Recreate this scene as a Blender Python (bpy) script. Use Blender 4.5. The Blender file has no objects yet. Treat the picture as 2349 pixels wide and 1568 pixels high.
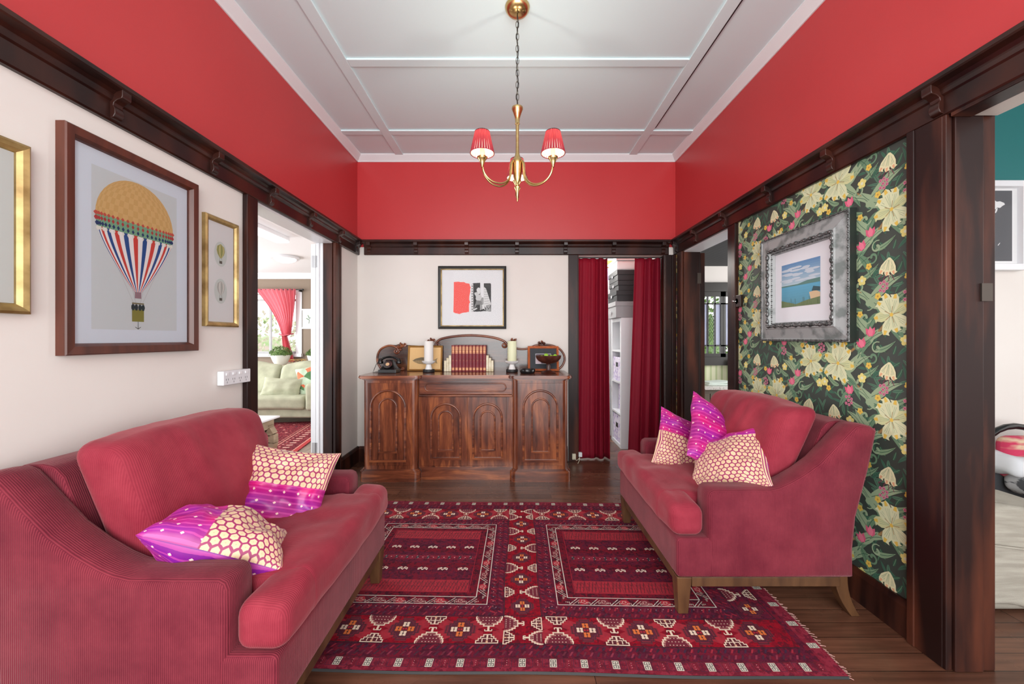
import bpy, bmesh, math, random
from math import sin, cos, pi, radians, sqrt
from mathutils import Vector, Matrix, noise as mnoise
SC = bpy.context.scene
COL = SC.collection
# ------------------------------------------------------------------ camera, world, light
F = 915.0; CX = 1176.0; CY = 775.0; EYE = 1.225      # focal length in px, vanishing point, eye height in m
XL, XR, YB, ZC = -1.547, 1.622, 3.975, 3.04           # room: left wall, right wall, back wall, ceiling
cam_d = bpy.data.cameras.new('camera'); cam = bpy.data.objects.new('camera', cam_d); COL.objects.link(cam)
cam_d.sensor_width = 36; cam_d.lens = F / 2349 * 36
cam_d.shift_x = -(CX - 1174.5) / 2349; cam_d.shift_y = -(784 - CY) / 2349
cam_d.clip_start = 0.05
cam.location = (0, 0, EYE); cam.rotation_euler = (pi / 2, 0, 0)
SC.camera = cam
SC.view_settings.view_transform = 'Standard'; SC.view_settings.look = 'None'
SC.view_settings.gamma = 1; SC.view_settings.use_curve_mapping = False
SC.view_settings.exposure = 0.62
W = bpy.data.worlds.new('world'); SC.world = W; W.use_nodes = True
wn = W.node_tree.nodes['Background']; wn.inputs[0].default_value = (0.95, 0.975, 1.0, 1); wn.inputs[1].default_value = 1.7
def light(name, kind, loc, energy, color=(1, 1, 1), size=None, rot=None, sy=None, parent=None):
    d = bpy.data.lights.new(name, kind); o = bpy.data.objects.new(name, d); COL.objects.link(o)
    d.energy = energy; d.color = color; o.location = loc
    if kind == 'AREA':
        d.size = size
        if sy: d.shape = 'RECTANGLE'; d.size_y = sy
    elif size is not None: d.shadow_soft_size = size
    if rot: o.rotation_euler = rot
    return o
# added fill lights imitating daylight: behind the camera, and inside the side rooms
light('rear_fill_light', 'AREA', (0.0, -1.7, 1.7), 84, (1, .985, .97), 2.9, (radians(96), 0, 0), 2.4)
light('lounge_fill_light', 'AREA', (-6.2, 5.2, 1.6), 130, (1, 1, 1), 3.0, (0, radians(-90), 0), 1.8)
light('bedroom_fill_light', 'AREA', (4.4, 1.0, 1.6), 10, (1, 1, 1), 1.6, (0, radians(90), 0), 2.0)
light('sunroom_fill_light', 'AREA', (4.6, 4.4, 1.7), 40, (1, 1, 1), 1.2, (0, radians(90), 0), 2.0)

# ------------------------------------------------------------------ helpers
def at(px, py, Y): return (( px - CX) * Y / F, Y, EYE - (py - CY) * Y / F)
def lin(c):
    out = []
    for v in c:
        v = v / 255.0
        out.append(v / 12.92 if v <= .04045 else ((v + .055) / 1.055) ** 2.4)
    return (*out, 1.0)
class NT:
    def __init__(s, m): s.t = m.node_tree; s.p = s.t.nodes['Principled BSDF']
    def n(s, typ, props=None, **inp):
        nd = s.t.nodes.new('ShaderNode' + typ)
        for k, v in (props or {}).items(): setattr(nd, k, v)
        for k, v in inp.items():
            key = int(k[1:]) if k[0] == '_' and k[1:].isdigit() else k.replace('_', ' ')
            s.put(nd.inputs[key], v)
        return nd
    def put(s, sock, v):
        if isinstance(v, bpy.types.NodeSocket): s.t.links.new(v, sock)
        elif isinstance(v, bpy.types.Node): s.t.links.new(v.outputs[0], sock)
        else: sock.default_value = v
    def math(s, op, a, b=None, c=None):
        nd = s.n('Math', {'operation': op}); s.put(nd.inputs[0], a)
        if b is not None: s.put(nd.inputs[1], b)
        if c is not None: s.put(nd.inputs[2], c)
        return nd.outputs[0]
    def mix(s, f, a, b, mode='MIX'):
        nd = s.n('Mix', {'data_type': 'RGBA', 'blend_type': mode}); s.put(nd.inputs[0], f); s.put(nd.inputs[6], a); s.put(nd.inputs[7], b)
        return nd.outputs[2]
    def ramp(s, f, stops):
        nd = s.n('ValToRGB'); s.put(nd.inputs[0], f); e = nd.color_ramp.elements
        while len(e) < len(stops): e.new(.5)
        for i, (p, c) in enumerate(stops): e[i].position = p; e[i].color = c
        return nd.outputs[0]
    def coords(s, kind='Object', scale=(1, 1, 1), rot=(0, 0, 0), loc=(0, 0, 0)):
        tc = s.n('TexCoord'); mp = s.n('Mapping'); s.put(mp.inputs[0], tc.outputs[kind])
        mp.inputs['Scale'].default_value = scale; mp.inputs['Rotation'].default_value = rot; mp.inputs['Location'].default_value = loc
        return mp.outputs[0]
    def sep(s, v): nd = s.n('SeparateXYZ'); s.put(nd.inputs[0], v); return nd.outputs
    def bump(s, h, strength=.3, dist=.01):
        nd = s.n('Bump'); nd.inputs['Strength'].default_value = strength; nd.inputs['Distance'].default_value = dist
        s.put(nd.inputs['Height'], h); s.put(s.p.inputs['Normal'], nd.outputs[0])
    def base(s, c): s.put(s.p.inputs['Base Color'], c)
MATS = {}
def mat(name, rgb=(200, 200, 200), rough=.5, metal=0.0, c2=None, nscale=(6, 6, 6), nd=4, span=(.35, .65), bump=None, coat=0.0, kind='Object', spec=None, sheen=0, trans=0, emit=None, alpha=None):
    if name in MATS: return MATS[name]
    m = bpy.data.materials.new(name); m.use_nodes = True; t = NT(m); p = t.p
    p.inputs['Base Color'].default_value = lin(rgb); p.inputs['Roughness'].default_value = rough; p.inputs['Metallic'].default_value = metal
    if coat: p.inputs['Coat Weight'].default_value = coat; p.inputs['Coat Roughness'].default_value = .12
    if spec is not None: p.inputs['Specular IOR Level'].default_value = spec
    if sheen: p.inputs['Sheen Weight'].default_value = sheen; p.inputs['Sheen Roughness'].default_value = .45
    if trans: p.inputs['Transmission Weight'].default_value = trans
    if emit: p.inputs['Emission Color'].default_value = lin(emit[0]); p.inputs['Emission Strength'].default_value = emit[1]
    if c2:
        nz = t.n('TexNoise'); t.put(nz.inputs['Vector'], t.coords(kind, nscale)); nz.inputs['Scale'].default_value = 1; nz.inputs['Detail'].default_value = nd
        t.base(t.ramp(nz.outputs[0], [(span[0], lin(rgb)), (span[1], lin(c2))]))
    if bump:
        b = t.n('TexNoise'); t.put(b.inputs['Vector'], t.coords(kind)); b.inputs['Scale'].default_value = bump[0]; b.inputs['Detail'].default_value = 3
        t.bump(b.outputs[0], bump[1], .004)
    MATS[name] = m
    return m
def PM(rgb, rough=.75):
    return mat('ink_%02x%02x%02x' % tuple(int(v) for v in rgb), rgb, rough)

class MB:
    """collects geometry of ONE mesh object; f maps local coordinates to the room"""
    def __init__(s, f=None): s.v = []; s.fc = []; s.m = []; s.sm = []; s.uv = {}; s.f = f; s.mats = []; s.cur = 0; s.smooth = False
    def mat(s, m):
        if m not in s.mats: s.mats.append(m)
        s.cur = s.mats.index(m); return s
    def pts(s, P):
        i0 = len(s.v); s.v += [tuple(s.f(*p)) if s.f else tuple(p) for p in P]; return i0
    def face(s, idx, smooth=None): s.fc.append(tuple(idx)); s.m.append(s.cur); s.sm.append(s.smooth if smooth is None else smooth)
    def poly(s, P, smooth=False): i = s.pts(P); s.face(range(i, i + len(P)), smooth); return s
    def box(s, x0, x1, y0, y1, z0, z1):
        i = s.pts([(x0, y0, z0), (x1, y0, z0), (x1, y1, z0), (x0, y1, z0), (x0, y0, z1), (x1, y0, z1), (x1, y1, z1), (x0, y1, z1)])
        for q in ((0, 3, 2, 1), (4, 5, 6, 7), (0, 1, 5, 4), (1, 2, 6, 5), (2, 3, 7, 6), (3, 0, 4, 7)): s.face([i + k for k in q], False)
        return s
    def prism(s, poly, t0, t1, ax=0, smooth=False):
        """poly of 2D points extruded along t; ax=0: (t,a,b) ax=1: (a,t,b) ax=2: (a,b,t)"""
        mp = {0: lambda t, a, b: (t, a, b), 1: lambda t, a, b: (a, t, b), 2: lambda t, a, b: (a, b, t)}[ax]
        n = len(poly); i = s.pts([mp(t0, *p) for p in poly] + [mp(t1, *p) for p in poly])
        s.face([i + k for k in range(n)][::-1], False); s.face([i + n + k for k in range(n)], False)
        for k in range(n): s.face((i + k, i + (k + 1) % n, i + n + (k + 1) % n, i + n + k), smooth)
        return s
    def lathe(s, prof, c=(0, 0, 0), n=32, axis='z', wob=None):
        i = s.pts([]); rows = []
        for (r, z) in prof:
            row = []
            for k in range(n):
                a = 2 * pi * k / n; rr = r * (wob(a, z) if wob else 1)
                p = {'z': (c[0] + rr * cos(a), c[1] + rr * sin(a), c[2] + z), 'y': (c[0] + rr * cos(a), c[1] + z, c[2] + rr * sin(a)), 'x': (c[0] + z, c[1] + rr * cos(a), c[2] + rr * sin(a))}[axis]
                row.append(p)
            rows.append(s.pts(row))
        for a, b in zip(rows, rows[1:]):
            for k in range(n): s.face((a + k, a + (k + 1) % n, b + (k + 1) % n, b + k), True)
        if prof[0][0] > 1e-5: s.face([rows[0] + k for k in range(n)][::-1], False)
        if prof[-1][0] > 1e-5: s.face([rows[-1] + k for k in range(n)], False)
        return s
    def tube(s, path, r, n=10, closed=False, caps=True):
        path = [Vector(p) for p in path]; L = len(path); rows = []; up = None
        for i, p in enumerate(path):
            if closed: t = (path[(i + 1) % L] - path[i - 1])
            else: t = path[min(i + 1, L - 1)] - path[max(i - 1, 0)]
            if t.length < 1e-9: t = Vector((0, 0, 1))
            t.normalize()
            if up is None: up = Vector((0, 0, 1)) if abs(t.z) < .9 else Vector((1, 0, 0))
            a = t.cross(up).normalized(); b = a.cross(t).normalized(); up = b
            rr = r[i] if isinstance(r, (list, tuple)) else r
            rows.append(s.pts([tuple(p + a * (rr * cos(2 * pi * k / n)) + b * (rr * sin(2 * pi * k / n))) for k in range(n)]))
        pairs = list(zip(rows, rows[1:])) + ([(rows[-1], rows[0])] if closed else [])
        for a, b in pairs:
            for k in range(n): s.face((a + k, a + (k + 1) % n, b + (k + 1) % n, b + k), True)
        if caps and not closed:
            s.face([rows[0] + k for k in range(n)][::-1], False); s.face([rows[-1] + k for k in range(n)], False)
        return s
    def grid(s, fn, nu, nv, uv=None, matfn=None, closeu=False):
        P = []; 
        for j in range(nv + 1):
            for i in range(nu + 1): P.append(fn(i / nu, j / nv))
        i0 = s.pts(P)
        if uv:
            for j in range(nv + 1):
                for i in range(nu + 1): s.uv[i0 + j * (nu + 1) + i] = uv(i / nu, j / nv)
        for j in range(nv):
            for i in range(nu):
                if matfn: s.mat(matfn((i + .5) / nu, (j + .5) / nv))
                a = i0 + j * (nu + 1) + i; s.face((a, a + 1, a + nu + 2, a + nu + 1), True)
        return s
    def rbox(s, x0, x1, y0, y1, z0, z1, r=.03, n=10, deform=None):
        c = Vector(((x0 + x1) / 2, (y0 + y1) / 2, (z0 + z1) / 2)); h = Vector(((x1 - x0) / 2, (y1 - y0) / 2, (z1 - z0) / 2))
        r = min(r, h.x, h.y, h.z)
        def line(H):
            e = [-H, -H + r * .12, -H + r * .35, -H + r * .65]; m = [-H + r + (2 * H - 2 * r) * k / n for k in range(n + 1)]
            return e + m + [H - r * .65, H - r * .35, H - r * .12, H]
        for ax in range(3):
            b, d = [(1, 2), (2, 0), (0, 1)][ax]; lb, ld = line(h[b]), line(h[d])
            for sg in (-1, 1):
                P = []
                for vb in lb:
                    for vd in ld:
                        p = Vector((0, 0, 0)); p[ax] = sg * h[ax]; p[b] = vb; p[d] = vd
                        q = Vector([max(-h[k] + r, min(h[k] - r, p[k])) for k in range(3)]); e = p - q
                        if e.length > 1e-9: p = q + e.normalized() * r
                        p = p + c
                        P.append(tuple(deform(p)) if deform else tuple(p))
                i0 = s.pts(P); w = len(ld)
                for a in range(len(lb) - 1):
                    for k in range(w - 1):
                        f4 = (i0 + a * w + k, i0 + a * w + k + 1, i0 + (a + 1) * w + k + 1, i0 + (a + 1) * w + k)
                        s.face(f4 if sg < 0 else f4[::-1], True)
        return s
    def ball(s, c, r, n=16, m=10, sq=(1, 1, 1), deform=None):
        def fn(u, v):
            a = 2 * pi * u; b = pi * (v - .5); p = Vector((r * sq[0] * cos(a) * cos(b), r * sq[1] * sin(a) * cos(b), r * sq[2] * sin(b)))
            if deform: p = deform(p)
            return (c[0] + p.x, c[1] + p.y, c[2] + p.z)
        return s.grid(fn, n, m)
    def build(s, name, material=None, parent=None, world=True, bevel=0, seg=3, recalc=True, merge=0, solid=0, origin=None):
        base = Vector((0, 0, 0)); p = parent
        while p is not None: base += p.location; p = p.parent
        V = [Vector(v) for v in s.v]
        if parent is None and world:
            lo = Vector([min(v[k] for v in V) for k in range(3)]); hi = Vector([max(v[k] for v in V) for k in range(3)])
            base = Vector(origin) if origin else Vector(((lo.x + hi.x) / 2, (lo.y + hi.y) / 2, lo.z))
        if not world: base = Vector((0, 0, 0))
        me = bpy.data.meshes.new(name)
        me.from_pydata([tuple(v - base) for v in V], [], s.fc)
        if s.mats:
            for m in s.mats: me.materials.append(m)
            for i, pl in enumerate(me.polygons): pl.material_index = s.m[i]
        else: me.materials.append(material)
        for i, pl in enumerate(me.polygons): pl.use_smooth = s.sm[i]
        if s.uv:
            uvl = me.uv_layers.new(name='UVMap')
            for lp in me.loops:
                q = s.uv.get(lp.vertex_index)
                if q: uvl.data[lp.index].uv = q
        if recalc or merge:
            bm = bmesh.new(); bm.from_mesh(me)
            if merge: bmesh.ops.remove_doubles(bm, verts=bm.verts, dist=merge)
            if recalc: bmesh.ops.recalc_face_normals(bm, faces=bm.faces)
            bm.to_mesh(me); bm.free()
        if not bevel and any(s.sm): me.set_sharp_from_angle(angle=radians(42))
        o = bpy.data.objects.new(name, me); COL.objects.link(o)
        if parent is not None: o.parent = parent
        elif world: o.location = base
        if solid:
            md = o.modifiers.new('thickness', 'SOLIDIFY'); md.thickness = solid; md.offset = 0
        if bevel:
            md = o.modifiers.new('bevel', 'BEVEL'); md.width = bevel; md.segments = seg; md.limit_method = 'ANGLE'; md.angle_limit = radians(35)
            md.harden_normals = True
            for pl in me.polygons: pl.use_smooth = True
        return o
def tag(o, label=None, cat=None, group=None, kind=None):
    if label: o['label'] = label
    if cat: o['category'] = cat
    if group: o['group'] = group
    if kind: o['kind'] = kind
    return o
def thing(name, label, cat, loc=(0, 0, 0), group=None, kind=None):
    o = bpy.data.objects.new(name, None); COL.objects.link(o); o.location = loc; o.empty_display_size = .05
    return tag(o, label, cat, group, kind)
def struct(o, label=None): o['kind'] = 'structure'; 
def B(x0, x1, y0, y1, z0, z1, f=None): return MB(f).box(x0, x1, y0, y1, z0, z1)
def copy_tree(o, parent=None):
    c = o.copy(); COL.objects.link(c); c.parent = parent
    for ch in list(o.children): copy_tree(ch, c)
    return c
class Paint:
    """flat printed shapes laid on a surface: to(u, v, h) gives the room point, clip is a rectangle"""
    def __init__(s, to, clip=None, lift=.0002): s.mb = MB(); s.to = to; s.clip = clip; s.lift = lift; s.k = 0
    def fill(s, P, rgb, layer=1):
        m = rgb if isinstance(rgb, bpy.types.Material) else PM(rgb)
        if s.clip:
            x0, y0, x1, y1 = s.clip
            for ax, lim, sg in ((0, x0, 1), (0, x1, -1), (1, y0, 1), (1, y1, -1)):
                out = []
                for i in range(len(P)):
                    a, b = P[i - 1], P[i]; ia = (a[ax] - lim) * sg >= 0; ib = (b[ax] - lim) * sg >= 0
                    if ia != ib:
                        t = (lim - a[ax]) / (b[ax] - a[ax]); out.append((a[0] + (b[0] - a[0]) * t, a[1] + (b[1] - a[1]) * t))
                    if ib: out.append(b)
                P = out
                if len(P) < 3: return s
        s.k = (s.k + 1) % 50; h = (layer + s.k * .018) * s.lift      # every shape a hair above the last
        s.mb.mat(m); s.mb.poly([s.to(p[0], p[1], h) for p in P]); return s
    def rect(s, x0, y0, x1, y1, rgb, layer=1): return s.fill([(x0, y0), (x1, y0), (x1, y1), (x0, y1)], rgb, layer)
    def disc(s, x, y, r, rgb, layer=1, n=12, ry=None): return s.fill([(x + r * cos(2 * pi * k / n), y + (ry or r) * sin(2 * pi * k / n)) for k in range(n)], rgb, layer)
    def line(s, P, w, rgb, layer=1, closed=False):
        P = [Vector(p) for p in P]; L = len(P); nrm = []
        ww = w if isinstance(w, (list, tuple)) else [w] * L
        for i in range(L):
            a = P[i - 1] if (i > 0 or closed) else P[i]; b = P[(i + 1) % L] if (i < L - 1 or closed) else P[i]
            d1 = (P[i] - a); d2 = (b - P[i]); d1 = d1.normalized() if d1.length > 1e-9 else d2.normalized(); d2 = d2.normalized() if d2.length > 1e-9 else d1
            d = (d1 + d2); d = d.normalized() if d.length > 1e-6 else d1
            k = 1 / max(.5, d.dot(d1)); nrm.append(Vector((-d.y, d.x)) * k)
        for i in range(L if closed else L - 1):
            j = (i + 1) % L
            s.fill([tuple(P[i] + nrm[i] * ww[i] / 2), tuple(P[i] - nrm[i] * ww[i] / 2), tuple(P[j] - nrm[j] * ww[j] / 2), tuple(P[j] + nrm[j] * ww[j] / 2)], rgb, layer)
        return s
    def build(s, name, parent=None): return s.mb.build(name, None, parent, recalc=False)
def frame_mb(u0, u1, v0, v1, w, to, prof):
    """mitred picture frame; prof = [(inset 0..w, height)], outer to inner"""
    mb = MB(to); rows = []
    for (a, h) in prof:
        rows.append(mb.pts([(u0 + a, v0 + a, h), (u1 - a, v0 + a, h), (u1 - a, v1 - a, h), (u0 + a, v1 - a, h)]))
    for a, b in zip(rows, rows[1:] + rows[:1]):
        for k in range(4): mb.face((a + k, a + (k + 1) % 4, b + (k + 1) % 4, b + k), False)
    return mb
toL = lambda u, v, h: (XL + h, u, v)        # surfaces on the left wall: u along the wall away from the eye
toR = lambda u, v, h: (XR - h, u, v)
toB = lambda u, v, h: (u, YB - h, v)
def arc(cx, cy, r, a0, a1, n=12, ry=None): return [(cx + r * cos(radians(a0 + (a1 - a0) * k / n)), cy + (ry or r) * sin(radians(a0 + (a1 - a0) * k / n))) for k in range(n + 1)]

# ------------------------------------------------------------------ materials
M_wall = mat('warm_white_plaster', (226, 220, 214), .7, c2=(220, 213, 207), nscale=(1.2, 1.2, 1.2), bump=(60, .04))
M_red = mat('red_frieze_paint', (194, 57, 60), .38, c2=(188, 51, 55), nscale=(.8, .8, .8), bump=(50, .03))
M_ceil = mat('ceiling_white_paint', (218, 238, 242), .6)
M_white = mat('white_gloss_paint', (226, 227, 230), .3)
M_trim = mat('dark_stained_timber', (32, 15, 13), .3, c2=(76, 36, 24), nscale=(5, 5, 2.2), span=(.42, .8), nd=8, spec=.4, bump=(35, .05))
M_trimv = mat('worn_dark_stained_timber', (34, 17, 15), .38, c2=(104, 54, 36), nscale=(9, 9, 1.3), span=(.45, .85), nd=9, spec=.3, bump=(30, .05))
M_black = mat('black_gloss', (16, 15, 15), .15)
M_blackm = mat('black_matt', (26, 25, 26), .5)
M_brass = mat('brushed_brass', (212, 186, 132), .27, 1.0, c2=(190, 158, 100), nscale=(3, 3, 40))
M_chrome = mat('chrome', (210, 210, 212), .15, 1.0)
M_gold = mat('gilded_frame', (186, 160, 104), .38, .45, c2=(134, 108, 62), nscale=(14, 14, 14))
M_paper = mat('white_mount_board', (222, 226, 230), .8)
def glassmat():
    m = bpy.data.materials.new('picture_glass'); m.use_nodes = True; t = m.node_tree; t.nodes.clear()
    o = t.nodes.new('ShaderNodeOutputMaterial'); a = t.nodes.new('ShaderNodeBsdfTransparent'); g = t.nodes.new('ShaderNodeBsdfGlossy'); g.inputs['Roughness'].default_value = .02
    mx = t.nodes.new('ShaderNodeMixShader'); fr = t.nodes.new('ShaderNodeFresnel'); fr.inputs[0].default_value = 1.16
    t.links.new(fr.outputs[0], mx.inputs[0]); t.links.new(a.outputs[0], mx.inputs[1]); t.links.new(g.outputs[0], mx.inputs[2]); t.links.new(mx.outputs[0], o.inputs[0])
    return m
M_glass = glassmat()
def floormat(name, c1, c2, cm, rough, plank=.085, along='x'):
    m = bpy.data.materials.new(name); m.use_nodes = True; t = NT(m)
    co = t.coords('Object', (1, 1, 1), (0, 0, 0 if along == 'x' else pi / 2))
    br = t.n('TexBrick'); t.put(br.inputs['Vector'], co); br.offset = .37; br.squash = 1
    for k, v in (('Scale', 1.0), ('Mortar Size', .0016), ('Brick Width', 1.9), ('Row Height', plank), ('Bias', 0.0), ('Mortar Smooth', .3)): br.inputs[k].default_value = v
    br.inputs['Color1'].default_value = lin(c1); br.inputs['Color2'].default_value = lin(c2); br.inputs['Mortar'].default_value = lin(cm)
    nz = t.n('TexNoise'); t.put(nz.inputs['Vector'], t.coords('Object', (3, 45, 1) if along == 'x' else (45, 3, 1))); nz.inputs['Scale'].default_value = 1; nz.inputs['Detail'].default_value = 6
    nb = t.n('TexNoise'); t.put(nb.inputs['Vector'], t.coords('Object')); nb.inputs['Scale'].default_value = 2.3; nb.inputs['Detail'].default_value = 5
    c = t.mix(.55, br.outputs[0], t.ramp(nz.outputs[0], [(.3, (.35, .33, .32, 1)), (.7, (1.35, 1.3, 1.25, 1))]), 'MULTIPLY')
    c = t.mix(.5, c, t.ramp(nb.outputs[0], [(.35, (.55, .5, .5, 1)), (.65, (1.25, 1.2, 1.15, 1))]), 'MULTIPLY')
    t.base(c); t.p.inputs['Roughness'].default_value = rough
    t.put(t.p.inputs['Roughness'], t.math('MULTIPLY_ADD', nb.outputs[0], .25, rough - .1))
    t.bump(t.math('ADD', t.math('MULTIPLY', br.outputs[1], -1.0), t.math('MULTIPLY', nz.outputs[0], .15)), .25, .002)
    return m
M_floor = floormat('dark_polished_floorboards', (116, 78, 60), (90, 58, 44), (30, 17, 13), .24, .083)
M_lfloor = floormat('pale_grey_floorboards', (176, 160, 148), (160, 146, 136), (110, 98, 90), .35, .12, 'y')

# ------------------------------------------------------------------ the room shell
ZR0, ZR1 = 2.05, 2.19
TW = .10
LY0, LY1 = 2.387, 3.43          # doorway in the left wall
RY0, RY1 = 2.968, 3.786         # far doorway in the right wall
NY = 1.481                      # near opening in the right wall ends here
BX0, BX1 = .647, 1.516          # curtained opening in the back wall
struct(B(-2.6, 4.6, -2.2, YB + .0, -.06, 0).build('floor', M_floor))
LW = .138
w = MB(); w.mat(M_wall)
for (a, b, z0, z1) in ((-2.0, LY0, 0, 2.13), (LY1, YB + .12, 0, 2.13), (LY0, LY1, 2.05, 2.13)): w.box(XL - LW, XL, a, b, z0, z1)
w.mat(M_red); w.box(XL - LW, XL, -2.0, YB + .12, 2.13, ZC + .05)
struct(w.build('wall_left'))
RW = .153
w = MB(); w.mat(M_wall)
for (a, b, z0, z1) in ((NY, RY0, 0, 2.13), (RY1, YB + .12, 0, 2.13), (RY0, RY1, 2.05, 2.13), (-2.0, NY, 2.05, 2.13)): w.box(XR, XR + RW, a, b, z0, z1)
w.mat(M_red); w.box(XR, XR + RW, -2.0, YB + .12, 2.13, ZC + .05)
struct(w.build('wall_right'))
w = MB(); w.mat(M_wall)
for (a, b, z0, z1) in ((XL, BX0, 0, 2.13), (BX1, XR, 0, 2.13), (BX0, BX1, 2.05, 2.13)): w.box(a, b, YB, YB + .12, z0, z1)
w.mat(M_red); w.box(XL, XR, YB, YB + .12, 2.13, ZC + .05)
struct(w.build('wall_back'))
ce = B(XL - .15, XR + .15, -2.0, YB + .12, ZC, ZC + .08).build('ceiling', M_ceil); struct(ce)
bw = .077
# ceiling battens
for (a, b, c, d) in ((-1.117 - bw / 2, -1.117 + bw / 2, -2, YB), (1.185 - bw / 2, 1.185 + bw / 2, -2, YB)):
    o = B(a, b, c, d, ZC - .012, ZC).build('ceiling_batten', M_ceil, ce, bevel=.003)
for yy in (.84, 1.73, 2.62, 3.51):
    full = yy in (3.51,)
    for (a, b) in (((XL, -1.117 - bw / 2), (-1.117 + bw / 2, 1.185 - bw / 2), (1.185 + bw / 2, XR)) if full else ((-1.117 + bw / 2, 1.185 - bw / 2),)):
        B(a, b, yy - .035, yy + .035, ZC - .012, ZC).build('ceiling_batten', M_ceil, ce, bevel=.003)
B(1.185 + bw / 2, 1.185 + bw / 2 + .006, -2, YB - .55, ZC - .0125, ZC).build('painted_shadow_strip', M_blackm, ce)  # black strip painting in the shadow line beside the batten
# cornice
prof = [(0, ZC), (0, ZC - .064), (.008, ZC - .064), (.014, ZC - .052), (.046, ZC - .016), (.052, ZC - .008), (.052, ZC)]
struct(MB().prism([(XL + a, z) for a, z in prof], -2, YB, 1).build('trim_1', M_white))
struct(MB().prism([(XR - a, z) for a, z in prof], -2, YB, 1).build('trim_2', M_white))
struct(MB().prism([(YB - a, z) for a, z in prof], XL, XR, 0).build('trim_3', M_white))
# plate rail with brackets
rprof = [(0, ZR0), (.016, ZR0), (.022, ZR0 + .006), (.022, 2.122), (.03, 2.128), (.036, 2.14), (.036, 2.148), (.048, 2.158), (.07, 2.166), (.074, 2.172), (.074, 2.186), (.07, ZR1), (0, ZR1)]
bprof = [(0, 2.058), (.022, 2.058), (.034, 2.064), (.041, 2.078), (.04, 2.096), (.034, 2.108), (.036, 2.118), (.048, 2.128), (.066, 2.134), (.069, 2.142), (.069, 2.168), (0, 2.168)]
def rail(i, mapper, t0, t1, spots, ax):
    r = MB(); r.f = None
    if ax == 1: r.prism([(mapper(a), z) for a, z in rprof], t0, t1, 1)
    else: r.prism([(mapper(a), z) for a, z in rprof], t0, t1, 0)
    o = r.build('trim_%d' % i, M_trim); struct(o)
    for t in spots:
        b = MB(); b.prism([(mapper(a), z) for a, z in bprof], t - .019, t + .019, ax); b.build('bracket', M_trim, o, bevel=.003, seg=2)
rail(4, lambda a: XL + a, -2, YB - .0, [-.5, 0.02, .52, 1.03, 1.53, 2.03, 2.51, 3.0, 3.5, 3.88], 1)
rail(5, lambda a: XR - a, -2, YB - .0, [-.5, 0, .5, 1.0, 1.50, 2.0, 2.48, 3.0, 3.48, 3.88], 1)
rail(6, lambda a: YB - a, XL + .074, XR - .074, [-1.42, -.957, -.455, .043, .523, 1.0, 1.49], 0)
# skirting boards
sk = [(0, 0), (.022, 0), (.022, .125), (.016, .14), (.012, .15), (0, .15)]
def skirt(name, mp, t0, t1, ax): struct(MB().prism([(mp(a), z) for a, z in sk], t0, t1, ax).build(name, M_trimv))
skirt('baseboard_left', lambda a: XL + a, LY1 + TW, YB, 1)
skirt('baseboard_left', lambda a: XL + a, -2, LY0 - TW, 1)
skirt('baseboard_right', lambda a: XR - a, NY + .13, RY0 - TW, 1)
skirt('baseboard_back', lambda a: YB - a, XL + .022, BX0 - TW, 0)
# door casings: dark architraves and jambs
def casing(i, pieces, m=M_trimv):
    mb = MB()
    for p in pieces: mb.box(*p)
    o = mb.build('trim_%d' % i, m, bevel=.004, seg=2); struct(o); return o
casing(7, [(XL, XL + .024, LY0 - .089, LY0, 0, ZR0), (XL, XL + .03, LY0 - .105, LY0 - .089, 0, ZR0)])
casing(8, [(XL, XL + .024, LY1, LY1 + .10, 0, ZR0), (XL, XL + .03, LY1 + .095, LY1 + .11, 0, ZR0), (XL - .078, XL, LY1 - .012, LY1 + .01, 0, ZR0), (XL - .078, XL, LY0 - .0, LY0 + .012, 0, ZR0)])
casing(9, [(XL - .14, XL - .078, LY1 - .014, LY1 + .01, 0, ZR0), (XL - .12, XL - .105, LY1 - .026, LY1 - .012, 0, ZR0), (XL - .14, XL, LY0 + .012, LY1 - .014, ZR0 - .014, ZR0), (XL - .14, XL - .078, LY0 - .01, LY0 + .014, 0, ZR0)], M_white)
casing(10, [(XR - .024, XR, RY0 - .097, RY0, 0, ZR0), (XR - .03, XR, RY0 - .11, RY0 - .097, 0, ZR0)])
casing(11, [(XR - .024, XR, RY1, RY1 + .10, 0, ZR0), (XR, XR + RW, RY1 - .014, RY1 + .01, 0, ZR0), (XR, XR + RW, RY0 - .01, RY0 + .014, 0, ZR0)])
casing(12, [(XR - .0, XR + RW, RY0 + .014, RY1 - .014, ZR0 - .012, ZR0)], M_white)
casing(13, [(XR - .028, XR, NY, NY + .115, 0, ZR0), (XR - .034, XR, NY + .1, NY + .13, 0, ZR0), (XR - .026, XR - .002, NY - .012, NY + .004, 0, ZR0),
            (XR, XR + .105, NY - .02, NY + .01, 0, ZR0), (XR + .105, XR + RW + .004, NY - .012, NY + .01, 0, ZR0)])
casing(14, [(XR + .06, XR + RW, -2, NY - .02, ZR0 - .012, ZR0)], mat('off_white_soffit', (214, 206, 198), .5, c2=(150, 140, 134), nscale=(5, 2, 5), span=(.5, .8)))
casing(15, [(XR - .02, XR + .06, -2, NY - .02, ZR0 - .016, ZR0)])
casing(16, [(BX0 - .093, BX0, YB - .024, YB, 0, ZR0), (BX0 - .003, BX0 + .012, YB, YB + .12, 0, ZR0)])
casing(17, [(BX1, XR - .045, YB - .024, YB, 0, ZR0), (XR - .045, XR - .002, YB - .03, YB, 0, ZR0), (BX1 - .012, BX1 + .003, YB, YB + .12, 0, ZR0)])
# metal strike plate in the near jamb of the right opening
sp = B(XR + .09, XR + .13, NY - .026, NY - .019, 1.36, 1.425).build('strike_plate', mat('tarnished_steel', (92, 84, 78), .35, .8)); tag(sp, 'tarnished steel strike plate let into the dark post at right', 'strike plate')
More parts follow.
